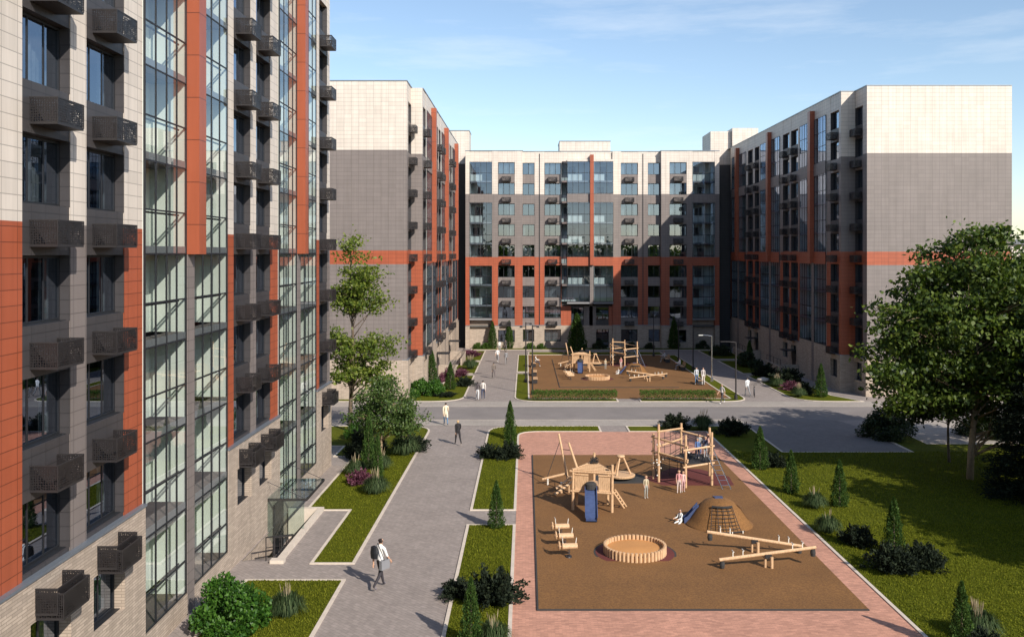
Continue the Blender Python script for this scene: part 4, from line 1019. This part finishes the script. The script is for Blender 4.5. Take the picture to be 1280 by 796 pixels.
# mound
t = PT('play_mound', 'round rubber climbing mound with net and slides in the near playground', 'mound', 8.85, 42.2, 0, 'round rubber climbing mound in the far playground')
mb = MB(); mb.lathe([(1.78, -.02), (1.66, .05), (1.40, .32), (1.1, .72), (.75, 1.02), (.4, 1.17), (.02, 1.2)], 36); mb.build('mound_body', M['rubber'], t, smooth=True)
mb = MB(); mb.prism([(-.2, -.12), (.2, -.12), (.25, .3), (-.25, .3)], 1.08, lambda x, y: 1.225-.06*max(0, y)); mb.build('slide_mouth', M['blue'], t)
mb = MB(); pr = [(-1.02, .74), (-1.22, .54), (-1.44, .32), (-1.62, .14), (-1.75, .08)]
for (xa, za), (xb, zb) in zip(pr, pr[1:]):
    ya, yb = .35, .35
    mb.quad([(xa, -.0, za+.03), (xa, .34, za+.03), (xb, .34, zb+.03), (xb, -.0, zb+.03)])
    for yy, s in ((-.0, -1), (.34, 1)):
        mb.quad([(xa, yy, za-.1), (xb, yy, zb-.1), (xb, yy, zb+.17), (xa, yy, za+.17)]); mb.quad([(xa, yy+s*.05, za-.1), (xb, yy+s*.05, zb-.1), (xb, yy+s*.05, zb+.17), (xa, yy+s*.05, za+.17)])
        mb.quad([(xa, yy, za+.17), (xb, yy, zb+.17), (xb, yy+s*.05, zb+.17), (xa, yy+s*.05, za+.17)])
mb.build('slide', M['blue'], t)
mb = MB(); pr = [(.95, .92), (1.2, .68), (1.45, .38), (1.6, .22)]
for (xa, za), (xb, zb) in zip(pr, pr[1:]): mb.quad([(xa, -.35, za+.05), (xa, .05, za+.05), (xb, .05, zb+.05), (xb, -.35, zb+.05)])
mb.build('steel_slide', M['steel'], t)
mb = MB()
def onm(x, s):  # point on the front of the mound, s from top to foot
    r = .95+.95*s; z = {0: .9, 1: .02}.get(s, .9*(1-s)**1.05); return (x*(1+.5*s), -math.sqrt(max(.05, r*r-(x*(1+.5*s))**2)), z+.07)
xs = [-.5, -.25, 0, .25, .5]
for x in xs: mb.path([onm(x, s) for s in (0, .3, .6, 1)], .017, 5)
for j in range(8): mb.path([onm(x, j/7*.98) for x in xs], .015, 5)
mb.path([onm(x, 0) for x in xs], .06, 7); mb.path([onm(x*1.25, 1) for x in xs], .03, 6)
mb.build('climbing_net', M['rope'], t)
mb = MB()
for x in (-.55, -.2, .18, .55): p = onm(x, 1); mb.tube((p[0], p[1]-.05, 0), (p[0], p[1]-.05, .13), .03, n=7)
mb.build('peg', M['plug'], t)
# seesaws
def seesaw(x, y, rz, tilt, label, far):
    t = PT('seesaw', label, 'seesaw', x, y, rz, far); Lh = 1.95; zc = .54
    def q(s, dz=0): return (s*math.cos(tilt), 0, zc+s*math.sin(tilt)+dz)
    mb = MB(); mb.tube(q(-Lh), q(Lh), .068, .064, 10); mb.build('beam', W, t)
    for s in (-1, 1):
        mb = MB(); p = q(s*(Lh-.12), -.2); mb.lathe([(.09, -.13), (.11, 0), (.09, .13)], 10, 0, p); mb.build('tyre_buffer', M['blackrub'], t)
        for k in (.55, .95):
            mb = MB(); a = q(s*(Lh-k), .05); b = q(s*(Lh-k), .27); mb.tube(a, b, .022, n=6); mb.tube((b[0], -.13, b[2]), (b[0], .13, b[2]), .018, n=6)
            mb.build('handle', M['plug'], t)
    mb = MB(); mb.tube((-.1, .0, -.1), (-.1, .0, .5), .05, n=7); mb.tube((.12, -.12, -.1), (.12, -.12, .44), .065, n=8); mb.build('support_post', W, t)
    mb = MB(); mb.box(-.13, .13, -.11, .11, .38, .52); mb.build('pivot', M['metal'], t)
seesaw(9.45, 38.0, R(-4), R(-7.5), 'log seesaw farther from the viewer in the crossed pair', 'farther of the two crossed log seesaws in the far playground')
seesaw(9.5, 36.1, R(4), R(6), 'log seesaw nearest the viewer in the crossed pair', 'nearer of the two crossed log seesaws in the far playground')
# spring riders
for i, (x, y, lab, fl) in enumerate(((1.55, 40.2, 'log spring rider farthest back in the row of three', 'hindmost log spring rider in the far playground'), (1.66, 38.8, 'log spring rider in the middle of the row of three', 'middle log spring rider in the far playground'), (1.75, 37.4, 'log spring rider nearest the viewer in the row of three', 'foremost log spring rider in the far playground'))):
    t = PT('spring_rider', lab, 'spring rider', x, y, R(6), fl); t['group'] = 'log spring riders'
    mb = MB(); mb.tube((-.38, 0, .55), (.5, 0, .55), .155, .15, 14); mb.build('log_body', W, t)
    mb = MB()
    for k in range(18):
        a0 = 2*math.pi*k/18; a1 = 2*math.pi*(k+1)/18; mb.tube((-.56, .17*math.cos(a0), .6+.17*math.sin(a0)), (-.56, .17*math.cos(a1), .6+.17*math.sin(a1)), .06, n=7)
    mb.tube((-.56, 0, .55), (-.38, 0, .55), .05, n=7); mb.build('ring_head', W, t)
    mb = MB(); mb.tube((-.32, 0, .6), (-.38, 0, 1.0), .022, n=6); mb.tube((-.38, -.2, 1.0), (-.38, .2, 1.0), .02, n=6); mb.build('handle', M['plug'], t)
    mb = MB(); mb.tube((.40, 0, .6), (.46, 0, .98), .03, .022, n=6); mb.build('tail_peg', M['plug'], t)
    mb = MB(); mb.path([(.07*math.cos(k*.9), .07*math.sin(k*.9), .05+k*.36/30) for k in range(31)], .018, 5); mb.lathe([(.2, 0), (.18, .05), (.02, .06)], 14); mb.build('spring', M['metal'], t)
for t, far in pg:
    n_ = t.name.split('.')[0]
    s_ = {'sandbox': (.88, .88, .9), 'slide_tower': (.96, .96, .93), 'spring_rider': (.70, .92, .78), 'climbing_trail': (.95, .95, .95), 'play_mound': (.90, .90, .98)}.get(n_)
    if s_: t.scale = s_
# second set of equipment in the far playground
for t, far in list(pg):
    c = copy_tree(t); c['label'] = far
    c.location = at(t.location.x+2.85, t.location.y+56.5, .05)

# ------------------------------------------------------------------ lamps, benches
def lamp(x, y, h, label, arm=-1., mat='metal', heads=0):
    t = thing('street_lamp', label, 'street lamp', at(x, y, .02))
    mb = MB(); mb.tube((0, 0, -.1), (0, 0, h), .075, .05, 10); mb.lathe([(.16, 0), (.14, .35), (.1, .4)], 10); mb.build('pole', M[mat], t)
    if not heads:
        mb = MB(); mb.path([(0, 0, h-.03), (arm*.5, 0, h+.04), (arm, 0, h+.06)], .035, 7); mb.build('arm', M[mat], t)
        mb = MB(); mb.box(arm-.35 if arm < 0 else arm-.1, arm+.1 if arm < 0 else arm+.35, -.09, .09, h+.03, h+.09); mb.build('lamp_head', M['lamp' if mat == 'steel' else 'metal'], t)
    else:
        for k in range(heads):
            mb = MB(); z = h-.15-k*.32; sx = -1 if k % 2 else 1; mb.box(sx*.05, sx*.6, -.08, .08, z, z+.07); mb.box(sx*.35, sx*.62, -.13, .13, z-.08, z-.002); mb.build('spotlight', M['metal'], t)
    return t
lamp(.62, 83.4, 6.3, 'tall black lamp post at the corner of the far playground', heads=2)
lamp(.02, 92.0, 6.0, 'tall black lamp post on the grass strip behind the corner post', heads=2)
lamp(16.35, 117.5, 5.6, 'tall black lamp post at the far right of the far playground', heads=2)
lamp(18.7, 112.5, 5.0, 'thin dark lamp post, second from the far end of the right grass strip', heads=0)
lamp(18.75, 103.0, 5.0, 'thin dark lamp post halfway along the right grass strip')
lamp(18.75, 92.6, 4.6, 'pale steel lamp post on the right grass strip', mat='steel')
lamp(18.4, 80.5, 5.0, 'dark lamp post with arm by the road beside the right hedge')
def bench(x, y, rz, label):
    t = thing('park_bench', label, 'bench', at(x, y, .06), rz, 'benches around the far playground')
    mb = MB()
    for k in range(4): mb.box(-.85, .85, -.24+k*.12, -.14+k*.12, .41, .45)
    mb.build('seat', W, t); mb = MB()
    for k in range(3): mb.box(-.85, .85, .25+k*.03, .28+k*.03, .52+k*.13, .62+k*.13)
    mb.build('backrest', W, t)
    for sx in (-.7, .7):
        mb = MB(); mb.box(sx-.03, sx+.03, -.22, .27, .0, .41); mb.box(sx-.03, sx+.03, .285, .33, .0, .9); mb.build('leg', M['metal'], t)
    return t
bench(.95, 105.8, R(90), 'bench with a seated person at the left side of the far playground')
bench(.95, 97.6, R(90), 'dark bench in the middle of the left side of the far playground')
bench(.95, 91.6, R(90), 'dark bench nearest the road at the left side of the far playground')
bench(17.4, 102.6, R(-90), 'bench with a seated person at the right side of the far playground')
bench(17.1, 90.6, R(-90), 'bench with people at the right side of the far playground nearest the road')
bench(16.9, 110.5, R(-90), 'bench at the right side of the far playground farthest back')

# ------------------------------------------------------------------ people
SKIN = plain('skin', (.52, .30, .20), .6, 0, .05); HAIRD = plain('dark_hair', (.022, .015, .012), .6, 0, .2); HAIRB = plain('fair_hair', (.42, .28, .14), .6, 0, .2); EYE = plain('eye', (.03, .02, .02), .3)
CLOTH = {}
def cloth(c):
    if c not in CLOTH: CLOTH[c] = plain('cloth', c, .85, 0, .12, 6.)
    return CLOTH[c]
WHITE_, BLACK_, NAVY, GREY, DENIM, CREAM_, TAN = (.74, .72, .69), (.016, .014, .016), (.03, .04, .08), (.22, .22, .23), (.10, .17, .27), (.72, .60, .44), (.34, .24, .16)
PINK_, BLUE_, SAND_, BROWN_ = (.55, .25, .25), (.10, .18, .38), (.45, .38, .26), (.13, .08, .05)
def seg_d(p, a, b):
    ab = b-a; t = max(0, min(1, (p-a).dot(ab)/max(1e-9, ab.dot(ab)))); return (p-a-ab*t).length
def person(label, x, y, h, heading, top=WHITE_, leg=NAVY, hair='d', pose='walk', sleeve='long', shoe=(.5, .47, .43), coat=False, longhair=False, child=False, group=None, dz=.02, arms=None, ph=1.):
    hs = 1.28 if child else 1.
    V = []; E = []; Rr = []; idx = {}
    def add(n, p, r, par=None):
        idx[n] = len(V); V.append(Vector(p)); Rr.append(r)
        if par: E.append((idx[par], idx[n]))
    bw = 1.12 if coat else 1.
    add('pel', (0, 0, .95), .125*bw); add('waist', (0, 0, 1.10), .118*bw, 'pel'); add('chest', (0, 0, 1.28), .135*bw, 'waist'); add('nb', (0, -.01, 1.43), .075, 'chest')
    add('neck', (0, 0, 1.50), .052, 'nb'); hz = 1.50
    def H(px, py, pz): return (px*hs, py*hs, hz+pz*hs)
    add('jaw', H(0, .02, .065), .072*hs, 'neck'); add('head', H(0, .01, .135), .094*hs, 'jaw'); add('crown', H(0, 0, .20), .066*hs, 'head'); add('nose', H(0, .115, .105), .014*hs, 'head')
    for s, n in ((-1, 'l'), (1, 'r')): add('ear'+n, H(s*.098, 0, .11), .018*hs, 'head')
    sit = pose in ('sit', 'ground')
    for s, n in ((-1, 'l'), (1, 'r')):
        add('sh'+n, (s*.175, -.01, 1.405), .062, 'nb')
        if arms: a, e = arms
        elif pose == 'walk': a, e = s*ph*R(22), R(18)
        elif sit: a, e = R(28), R(55)
        else: a, e = R(4), R(14)
        el = V[idx['sh'+n]]+Vector((s*.025, math.sin(a)*.285, -math.cos(a)*.285)); add('el'+n, el, .046, 'sh'+n)
        wr = el+Vector((-s*.01, math.sin(a+e)*.25, -math.cos(a+e)*.25)); add('wr'+n, wr, .030, 'el'+n)
        f = (wr-el).normalized(); side = Vector((1, 0, 0)); nrm = f.cross(side).normalized()
        pa = wr+f*.07; add('pa'+n, pa, .033, 'wr'+n)
        for k in range(4):
            b = pa+f*.04+nrm*(k-1.5)*.021; t1 = b+f*(.035, .042, .04, .03)[k]-side*s*.004; t2 = t1+f*(.022, .026, .024, .018)[k]-side*s*.016
            add(f'f{k}{n}', b, .0095, 'pa'+n); add(f'g{k}{n}', t1, .0088, f'f{k}{n}'); add(f'h{k}{n}', t2, .0075, f'g{k}{n}')
        tb = wr+f*.045-nrm*.033*1; add('tb'+n, tb, .011, 'pa'+n); add('tt'+n, tb+f*.045-nrm*.018, .009, 'tb'+n)
        add('hip'+n, (s*.092, 0, .90), .094*bw, 'pel')
        if pose == 'walk': A, K = -s*ph*R(21), (R(6) if s*ph < 0 else R(24))
        elif pose == 'sit': A, K = R(82), R(80)
        elif pose == 'ground': A, K = R(72+s*6), R(52)
        elif pose == 'ride': A, K = R(35), R(50)
        else: A, K = s*R(2), R(3)
        sp = .012*s if not sit else .05*s
        kn = V[idx['hip'+n]]+Vector((sp, math.sin(A)*.42, -math.cos(A)*.42)); add('kn'+n, kn, .060, 'hip'+n)
        B = A-K; an = kn+Vector((sp*.3, math.sin(B)*.40, -math.cos(B)*.40)); add('an'+n, an, .040, 'kn'+n)
        tp = R(0) if B > -.15 else R(-28); add('toe'+n, an+Vector((s*.02, .14*math.cos(tp), -.045+.14*math.sin(tp))), .036, 'an'+n)
    low = min(min(v.z-r for v, r in zip(V, Rr)), 9)
    if pose == 'ground': low = V[idx['pel']].z-.13
    V = [v-Vector((0, 0, low)) for v in V]
    me = bpy.data.meshes.new('body'); me.from_pydata(V, E, [])
    ob = bpy.data.objects.new('body_tmp', me); COL.objects.link(ob)
    md = ob.modifiers.new('s', 'SKIN'); md.use_smooth_shade = True; md.branch_smoothing = .4
    for i, sv in enumerate(me.skin_vertices[0].data): sv.radius = (Rr[i], Rr[i]); sv.use_root = (i == 0)
    sb = ob.modifiers.new('u', 'SUBSURF'); sb.levels = sb.render_levels = 1
    dg = bpy.context.evaluated_depsgraph_get(); bm_ = bpy.data.meshes.new_from_object(ob.evaluated_get(dg))
    bpy.data.objects.remove(ob)
    bm_.materials.clear()
    for m in (SKIN, cloth(top), cloth(leg), HAIRD if hair == 'd' else HAIRB, cloth(shoe), EYE): bm_.materials.append(m)
    pick = {'top': 1, 'leg': 2}
    names = {v: k for k, v in idx.items()}; segs = []
    for a, b in E:
        n = names[b]; base = n[:-1] if n[-1] in 'lr' and n not in ('pel', 'chest', 'nb') else n
        if n in ('waist', 'chest', 'nb') or base == 'sh' and n != 'sh': reg = 1
        elif base in ('el',): reg = 1 if sleeve != 'none' else 0
        elif base == 'wr': reg = 1 if sleeve == 'long' else 0
        elif base in ('hip', 'kn'): reg = 2
        elif base == 'an': reg = 2 if sleeve != 'shorts' else 0
        elif base == 'toe': reg = 4
        elif base == 'sh': reg = 1
        else: reg = 0
        segs.append((V[a], V[b], reg, (Rr[a]+Rr[b])/2, n))
    hc = V[idx['head']]; me_p = bm_.polygons; out = []
    for p in me_p:
        c = p.center; best = min(segs, key=lambda s: seg_d(c, s[0], s[1])-s[3]*.9); reg = best[2]
        if best[4] in ('head', 'crown', 'jaw', 'nose', 'earl', 'earr'):
            r = c-hc
            if r.z > .03*hs or (r.y < .012 and r.z > -.08*hs) or (longhair and r.y < .02 and r.z > -.16): reg = 3
            elif r.y > .06*hs and .0 < r.z < .03*hs and .018*hs < abs(r.x) < .05*hs: reg = 5
        if best[4] == 'neck': reg = 3 if longhair and c.y < 0 else 0
        if best[4].startswith('hip') and c.z > V[idx['pel']].z-.08 and coat is False and reg == 2: reg = 2
        if coat and c.z > V[idx['pel']].z-.30 and reg == 2: reg = 1
        if coat is False and best[4] == 'waist' and c.z < V[idx['pel']].z+.03: reg = 2
        out.append(reg)
    me_p.foreach_set('material_index', out); me_p.foreach_set('use_smooth', [True]*len(out))
    t = link('person', bm_, None, at(x, y, dz), heading); sc = h/1.75*(1.0 if not child else .955); t.scale = (sc,)*3
    tag(t, label, 'person', group)
    return t, V, idx
FWD = 0.   # heading 0 faces away from the viewer (+y)
t, V, ix = person('man in white T-shirt with grey shoulder bag walking on the wide path', -5.35, 33.9, 1.93, R(-35), WHITE_, (.03, .026, .032), 'd', 'walk', 'short', (.16, .14, .15))
mb = MB(); mb.box(.20, .31, -.26, .12, .70, 1.0); mb.build('shoulder_bag', M['slabm'], t)
mb = MB(); mb.path([(.27, -.1, 1.0), (.2, -.16, 1.28), (.02, -.13, 1.47), (-.12, -.02, 1.47), (-.1, .13, 1.36), (.1, .155, 1.15), (.27, .06, 1.0)], .014, 5); mb.build('bag_strap', M['frame'], t)
mb = MB(); mb.lathe([(.02, 0), (.14, .02), (.16, .2), (.13, .4), (.02, .45)], 12, 0, (-.10, -.19, 1.0), 1, .55); mb.build('backpack', M['frame'], t)
person('person in cream jacket and jeans walking towards the road', -5.88, 67.8, 1.75, R(8), CREAM_, DENIM, 'd', 'walk', 'long', (.05, .04, .04), coat=True)
person('blonde woman in black walking on the wide path behind the lawn corner', -4.45, 60.5, 1.72, R(20), BLACK_, BLACK_, 'b', 'walk', 'long', (.6, .5, .42), coat=True, longhair=True)
person('woman with dark top and light trousers of the couple crossing the road', -4.2, 80.2, 1.68, R(0), (.05, .04, .045), (.5, .5, .5), 'd', 'walk', 'long', (.75, .7, .65), longhair=True)
person('man in pale shirt of the couple crossing the road', -3.72, 80.4, 1.78, R(5), (.55, .5, .46), NAVY, 'd', 'walk', 'long', (.75, .7, .65), ph=-1.)
person('person in grey brown clothes alone on the path by the far playground', -3.31, 95.2, 1.72, R(10), (.16, .13, .11), (.12, .10, .10), 'd', 'walk')
person('person in white shirt and grey trousers far down the path', -3.36, 110.4, 1.75, R(170), WHITE_, GREY, 'd', 'walk', 'short')
person('person in grey beside the one in white far down the path', -2.3, 108.0, 1.68, R(5), GREY, (.2, .19, .19), 'd', 'walk', ph=-1.)
person('person in dark clothes farthest away at the end of the path', -2.7, 123.4, 1.75, R(0), (.06, .05, .05), (.09, .08, .08), 'd', 'walk')
person('smaller person in white at the end of the path', -3.5, 123.6, 1.5, R(10), WHITE_, GREY, 'd', 'stand')
t, V, ix = person('person in white walking beside a bicycle on the right path', 19.85, 82.3, 1.78, R(10), (.66, .66, .66), GREY, 'd', 'walk', 'long')
person('person in light grey walking past the right hedge', 16.7, 78.2, 1.72, R(120), (.42, .38, .36), (.05, .045, .05), 'd', 'walk', 'short', (.75, .72, .68))
person('person in pale shirt seated on the left bench of the far playground', 1.15, 105.8, 1.72, R(-90), (.6, .58, .55), (.05, .05, .07), 'd', 'sit', dz=.06)
person('person in white seated on the right bench of the far playground', 17.2, 102.6, 1.72, R(90), WHITE_, GREY, 'd', 'sit', dz=.06)
person('person seated farthest back at the right of the far playground', 16.7, 110.5, 1.7, R(90), (.5, .5, .5), (.25, .22, .2), 'd', 'sit', dz=.06)
person('parent in blue jeans standing by the right bench nearest the road', 16.75, 90.2, 1.7, R(170), (.5, .52, .55), DENIM, 'd', 'stand', dz=.06)
person('person in white trousers standing at the right bench nearest the road', 17.35, 89.9, 1.72, R(190), (.45, .4, .38), (.62, .6, .58), 'd', 'stand', dz=.06)
# children
kids = [('boy in sand coloured top standing between play house and net tower', 6.1, 46.6, 1.22, R(200), SAND_, (.3, .3, .27), 'b', 'stand', .06),
        ('girl in pink standing in front of the net tower', 7.95, 47.7, 1.25, R(170), PINK_, (.62, .5, .45), 'b', 'stand', .06),
        ('smaller child in pink beside the girl at the net tower', 8.2, 47.9, 1.15, R(190), (.62, .4, .36), (.5, .3, .3), 'b', 'stand', .06),
        ('boy in white sitting at the foot of the mound slide', 7.12, 42.3, 1.2, R(125), (.66, .66, .64), (.6, .6, .58), 'd', 'ground', .07),
        ('child in blue on the deck of the net tower', 9.45, 50.6, 1.15, R(160), BLUE_, NAVY, 'd', 'stand', 1.24),
        ('child in navy beside the ladder top on the net tower', 9.95, 50.9, 1.2, R(190), NAVY, (.35, .35, .36), 'b', 'stand', 1.24),
        ('child in grey at the back of the net tower deck', 9.75, 51.6, 1.2, R(170), (.3, .3, .3), BLUE_, 'd', 'stand', 1.24),
        ('child in pink leaning at the right post of the net tower', 10.2, 51.4, 1.3, R(150), (.5, .3, .25), BROWN_, 'd', 'stand', 1.24)]
far_labels = ['boy in sand coloured top standing in the far playground', 'girl in pink at the net tower of the far playground', None, 'boy in white at the mound slide of the far playground', None, None, None, None]
for (lab, x, y, h, hd, tp, lg, hr, ps, dz), fl in zip(kids, far_labels):
    t, V, ix = person(lab, x, y, h, hd, tp, lg, hr, ps, 'short' if h > 1.21 else 'long', (.5, .45, .4), child=True, dz=dz)
    if fl: c = copy_tree(t); c['label'] = fl; c.location = at(x+2.85, y+56.5, dz)
# bicycle
bk = thing('bicycle', 'bicycle pushed by the person in white on the right path', 'bicycle', at(20.45, 82.3, .02), R(80))
for sx in (-.52, .52):
    mb = MB()
    for k in range(22):
        a0 = 2*math.pi*k/22; a1 = 2*math.pi*(k+1)/22; mb.tube((sx+.34*math.cos(a0), 0, .35+.34*math.sin(a0)), (sx+.34*math.cos(a1), 0, .35+.34*math.sin(a1)), .018, n=5)
    for k in range(8):
        a0 = math.pi*k/8; mb.tube((sx+.33*math.cos(a0), 0, .35+.33*math.sin(a0)), (sx-.33*math.cos(a0), 0, .35-.33*math.sin(a0)), .004, n=4)
    mb.build('wheel', M['metal'], bk)
mb = MB()
for a, b in (((-.52, .35), (-.08, .32)), ((-.52, .35), (-.18, .78)), ((-.18, .85), (-.08, .32)), ((-.18, .78), (.36, .82)), ((-.08, .32), (.36, .74)), ((.34, .95), (.52, .35))): mb.tube((a[0], 0, a[1]), (b[0], 0, b[1]), .02, n=6)
mb.build('bicycle_frame', M['steel'], bk)
mb = MB(); mb.box(-.3, -.05, -.07, .07, .86, .91); mb.build('saddle', M['metal'], bk)
mb = MB(); mb.tube((.33, -.27, 1.02), (.33, .27, 1.02), .018, n=6); mb.tube((.34, 0, .93), (.33, 0, 1.02), .02, n=6); mb.build('handlebar', M['metal'], bk)

# ------------------------------------------------------------------ light, sky, camera
el = R(32.); sh = Vector((-.57, .82, 0)).normalized()
sd = bpy.data.lights.new('Sun', 'SUN'); sd.energy = 5.0; sd.angle = R(.5); sd.color = (1., .93, .83)
so = bpy.data.objects.new('sun', sd); COL.objects.link(so)
so.rotation_euler = Vector((sh.x*math.cos(el), sh.y*math.cos(el), -math.sin(el))).to_track_quat('-Z', 'Y').to_euler(); so.location = (40, -60, 60)
w = bpy.data.worlds.new('World'); scene.world = w; w.use_nodes = True; nt = w.node_tree; bg = nt.nodes['Background']
sky = nt.nodes.new('ShaderNodeTexSky'); sky.sky_type = 'NISHITA'; sky.sun_disc = False; sky.sun_elevation = el; sky.sun_rotation = math.atan2(-sh.x, -sh.y)
sky.air_density = 1.0; sky.dust_density = .35; sky.ozone_density = 1.6; sky.altitude = 100
tc = nt.nodes.new('ShaderNodeTexCoord'); mp = nt.nodes.new('ShaderNodeMapping'); mp.inputs['Scale'].default_value = (1.6, 1.6, 11.); mp.inputs['Rotation'].default_value = (0, R(4), R(20)); L(nt, tc.outputs['Generated'], mp.inputs[0])
n1_ = noise(nt, mp.outputs[0], 2.2, 8, .62)
cr = ramp(nt, n1_.outputs['Fac'], [(.52, (0, 0, 0)), (.80, (.34, .34, .34))])
hsv = nt.nodes.new('ShaderNodeHueSaturation'); hsv.inputs['Saturation'].default_value = .97; L(nt, sky.outputs[0], hsv.inputs['Color'])
cl = mixc(nt, cr.outputs[0], hsv.outputs[0], (6.6, 6.9, 7.2))
L(nt, cl, bg.inputs['Color']); bg.inputs['Strength'].default_value = .128
cd = bpy.data.cameras.new('Camera'); cam = bpy.data.objects.new('camera', cd); COL.objects.link(cam)
cam.location = (0, 0, 12.0); cam.rotation_euler = (R(90), 0, 0)
cd.sensor_width = 36; cd.lens = 1150/1280*36; cd.shift_x = -17/1280; cd.shift_y = -82/1280; cd.clip_end = 3000; cd.clip_start = .1
scene.camera = cam
vs = scene.view_settings; vs.view_transform = 'Standard'; vs.look = 'None'; vs.gamma = 1; vs.exposure = .37
try: vs.use_curve_mapping = False
except Exception: pass
cy = scene.cycles; cy.max_bounces = 8; cy.transparent_max_bounces = 16; cy.diffuse_bounces = 3; cy.glossy_bounces = 3; cy.transmission_bounces = 4; cy.caustics_reflective = False; cy.caustics_refractive = False; cy.sample_clamp_indirect = 6
cy.use_denoising = True
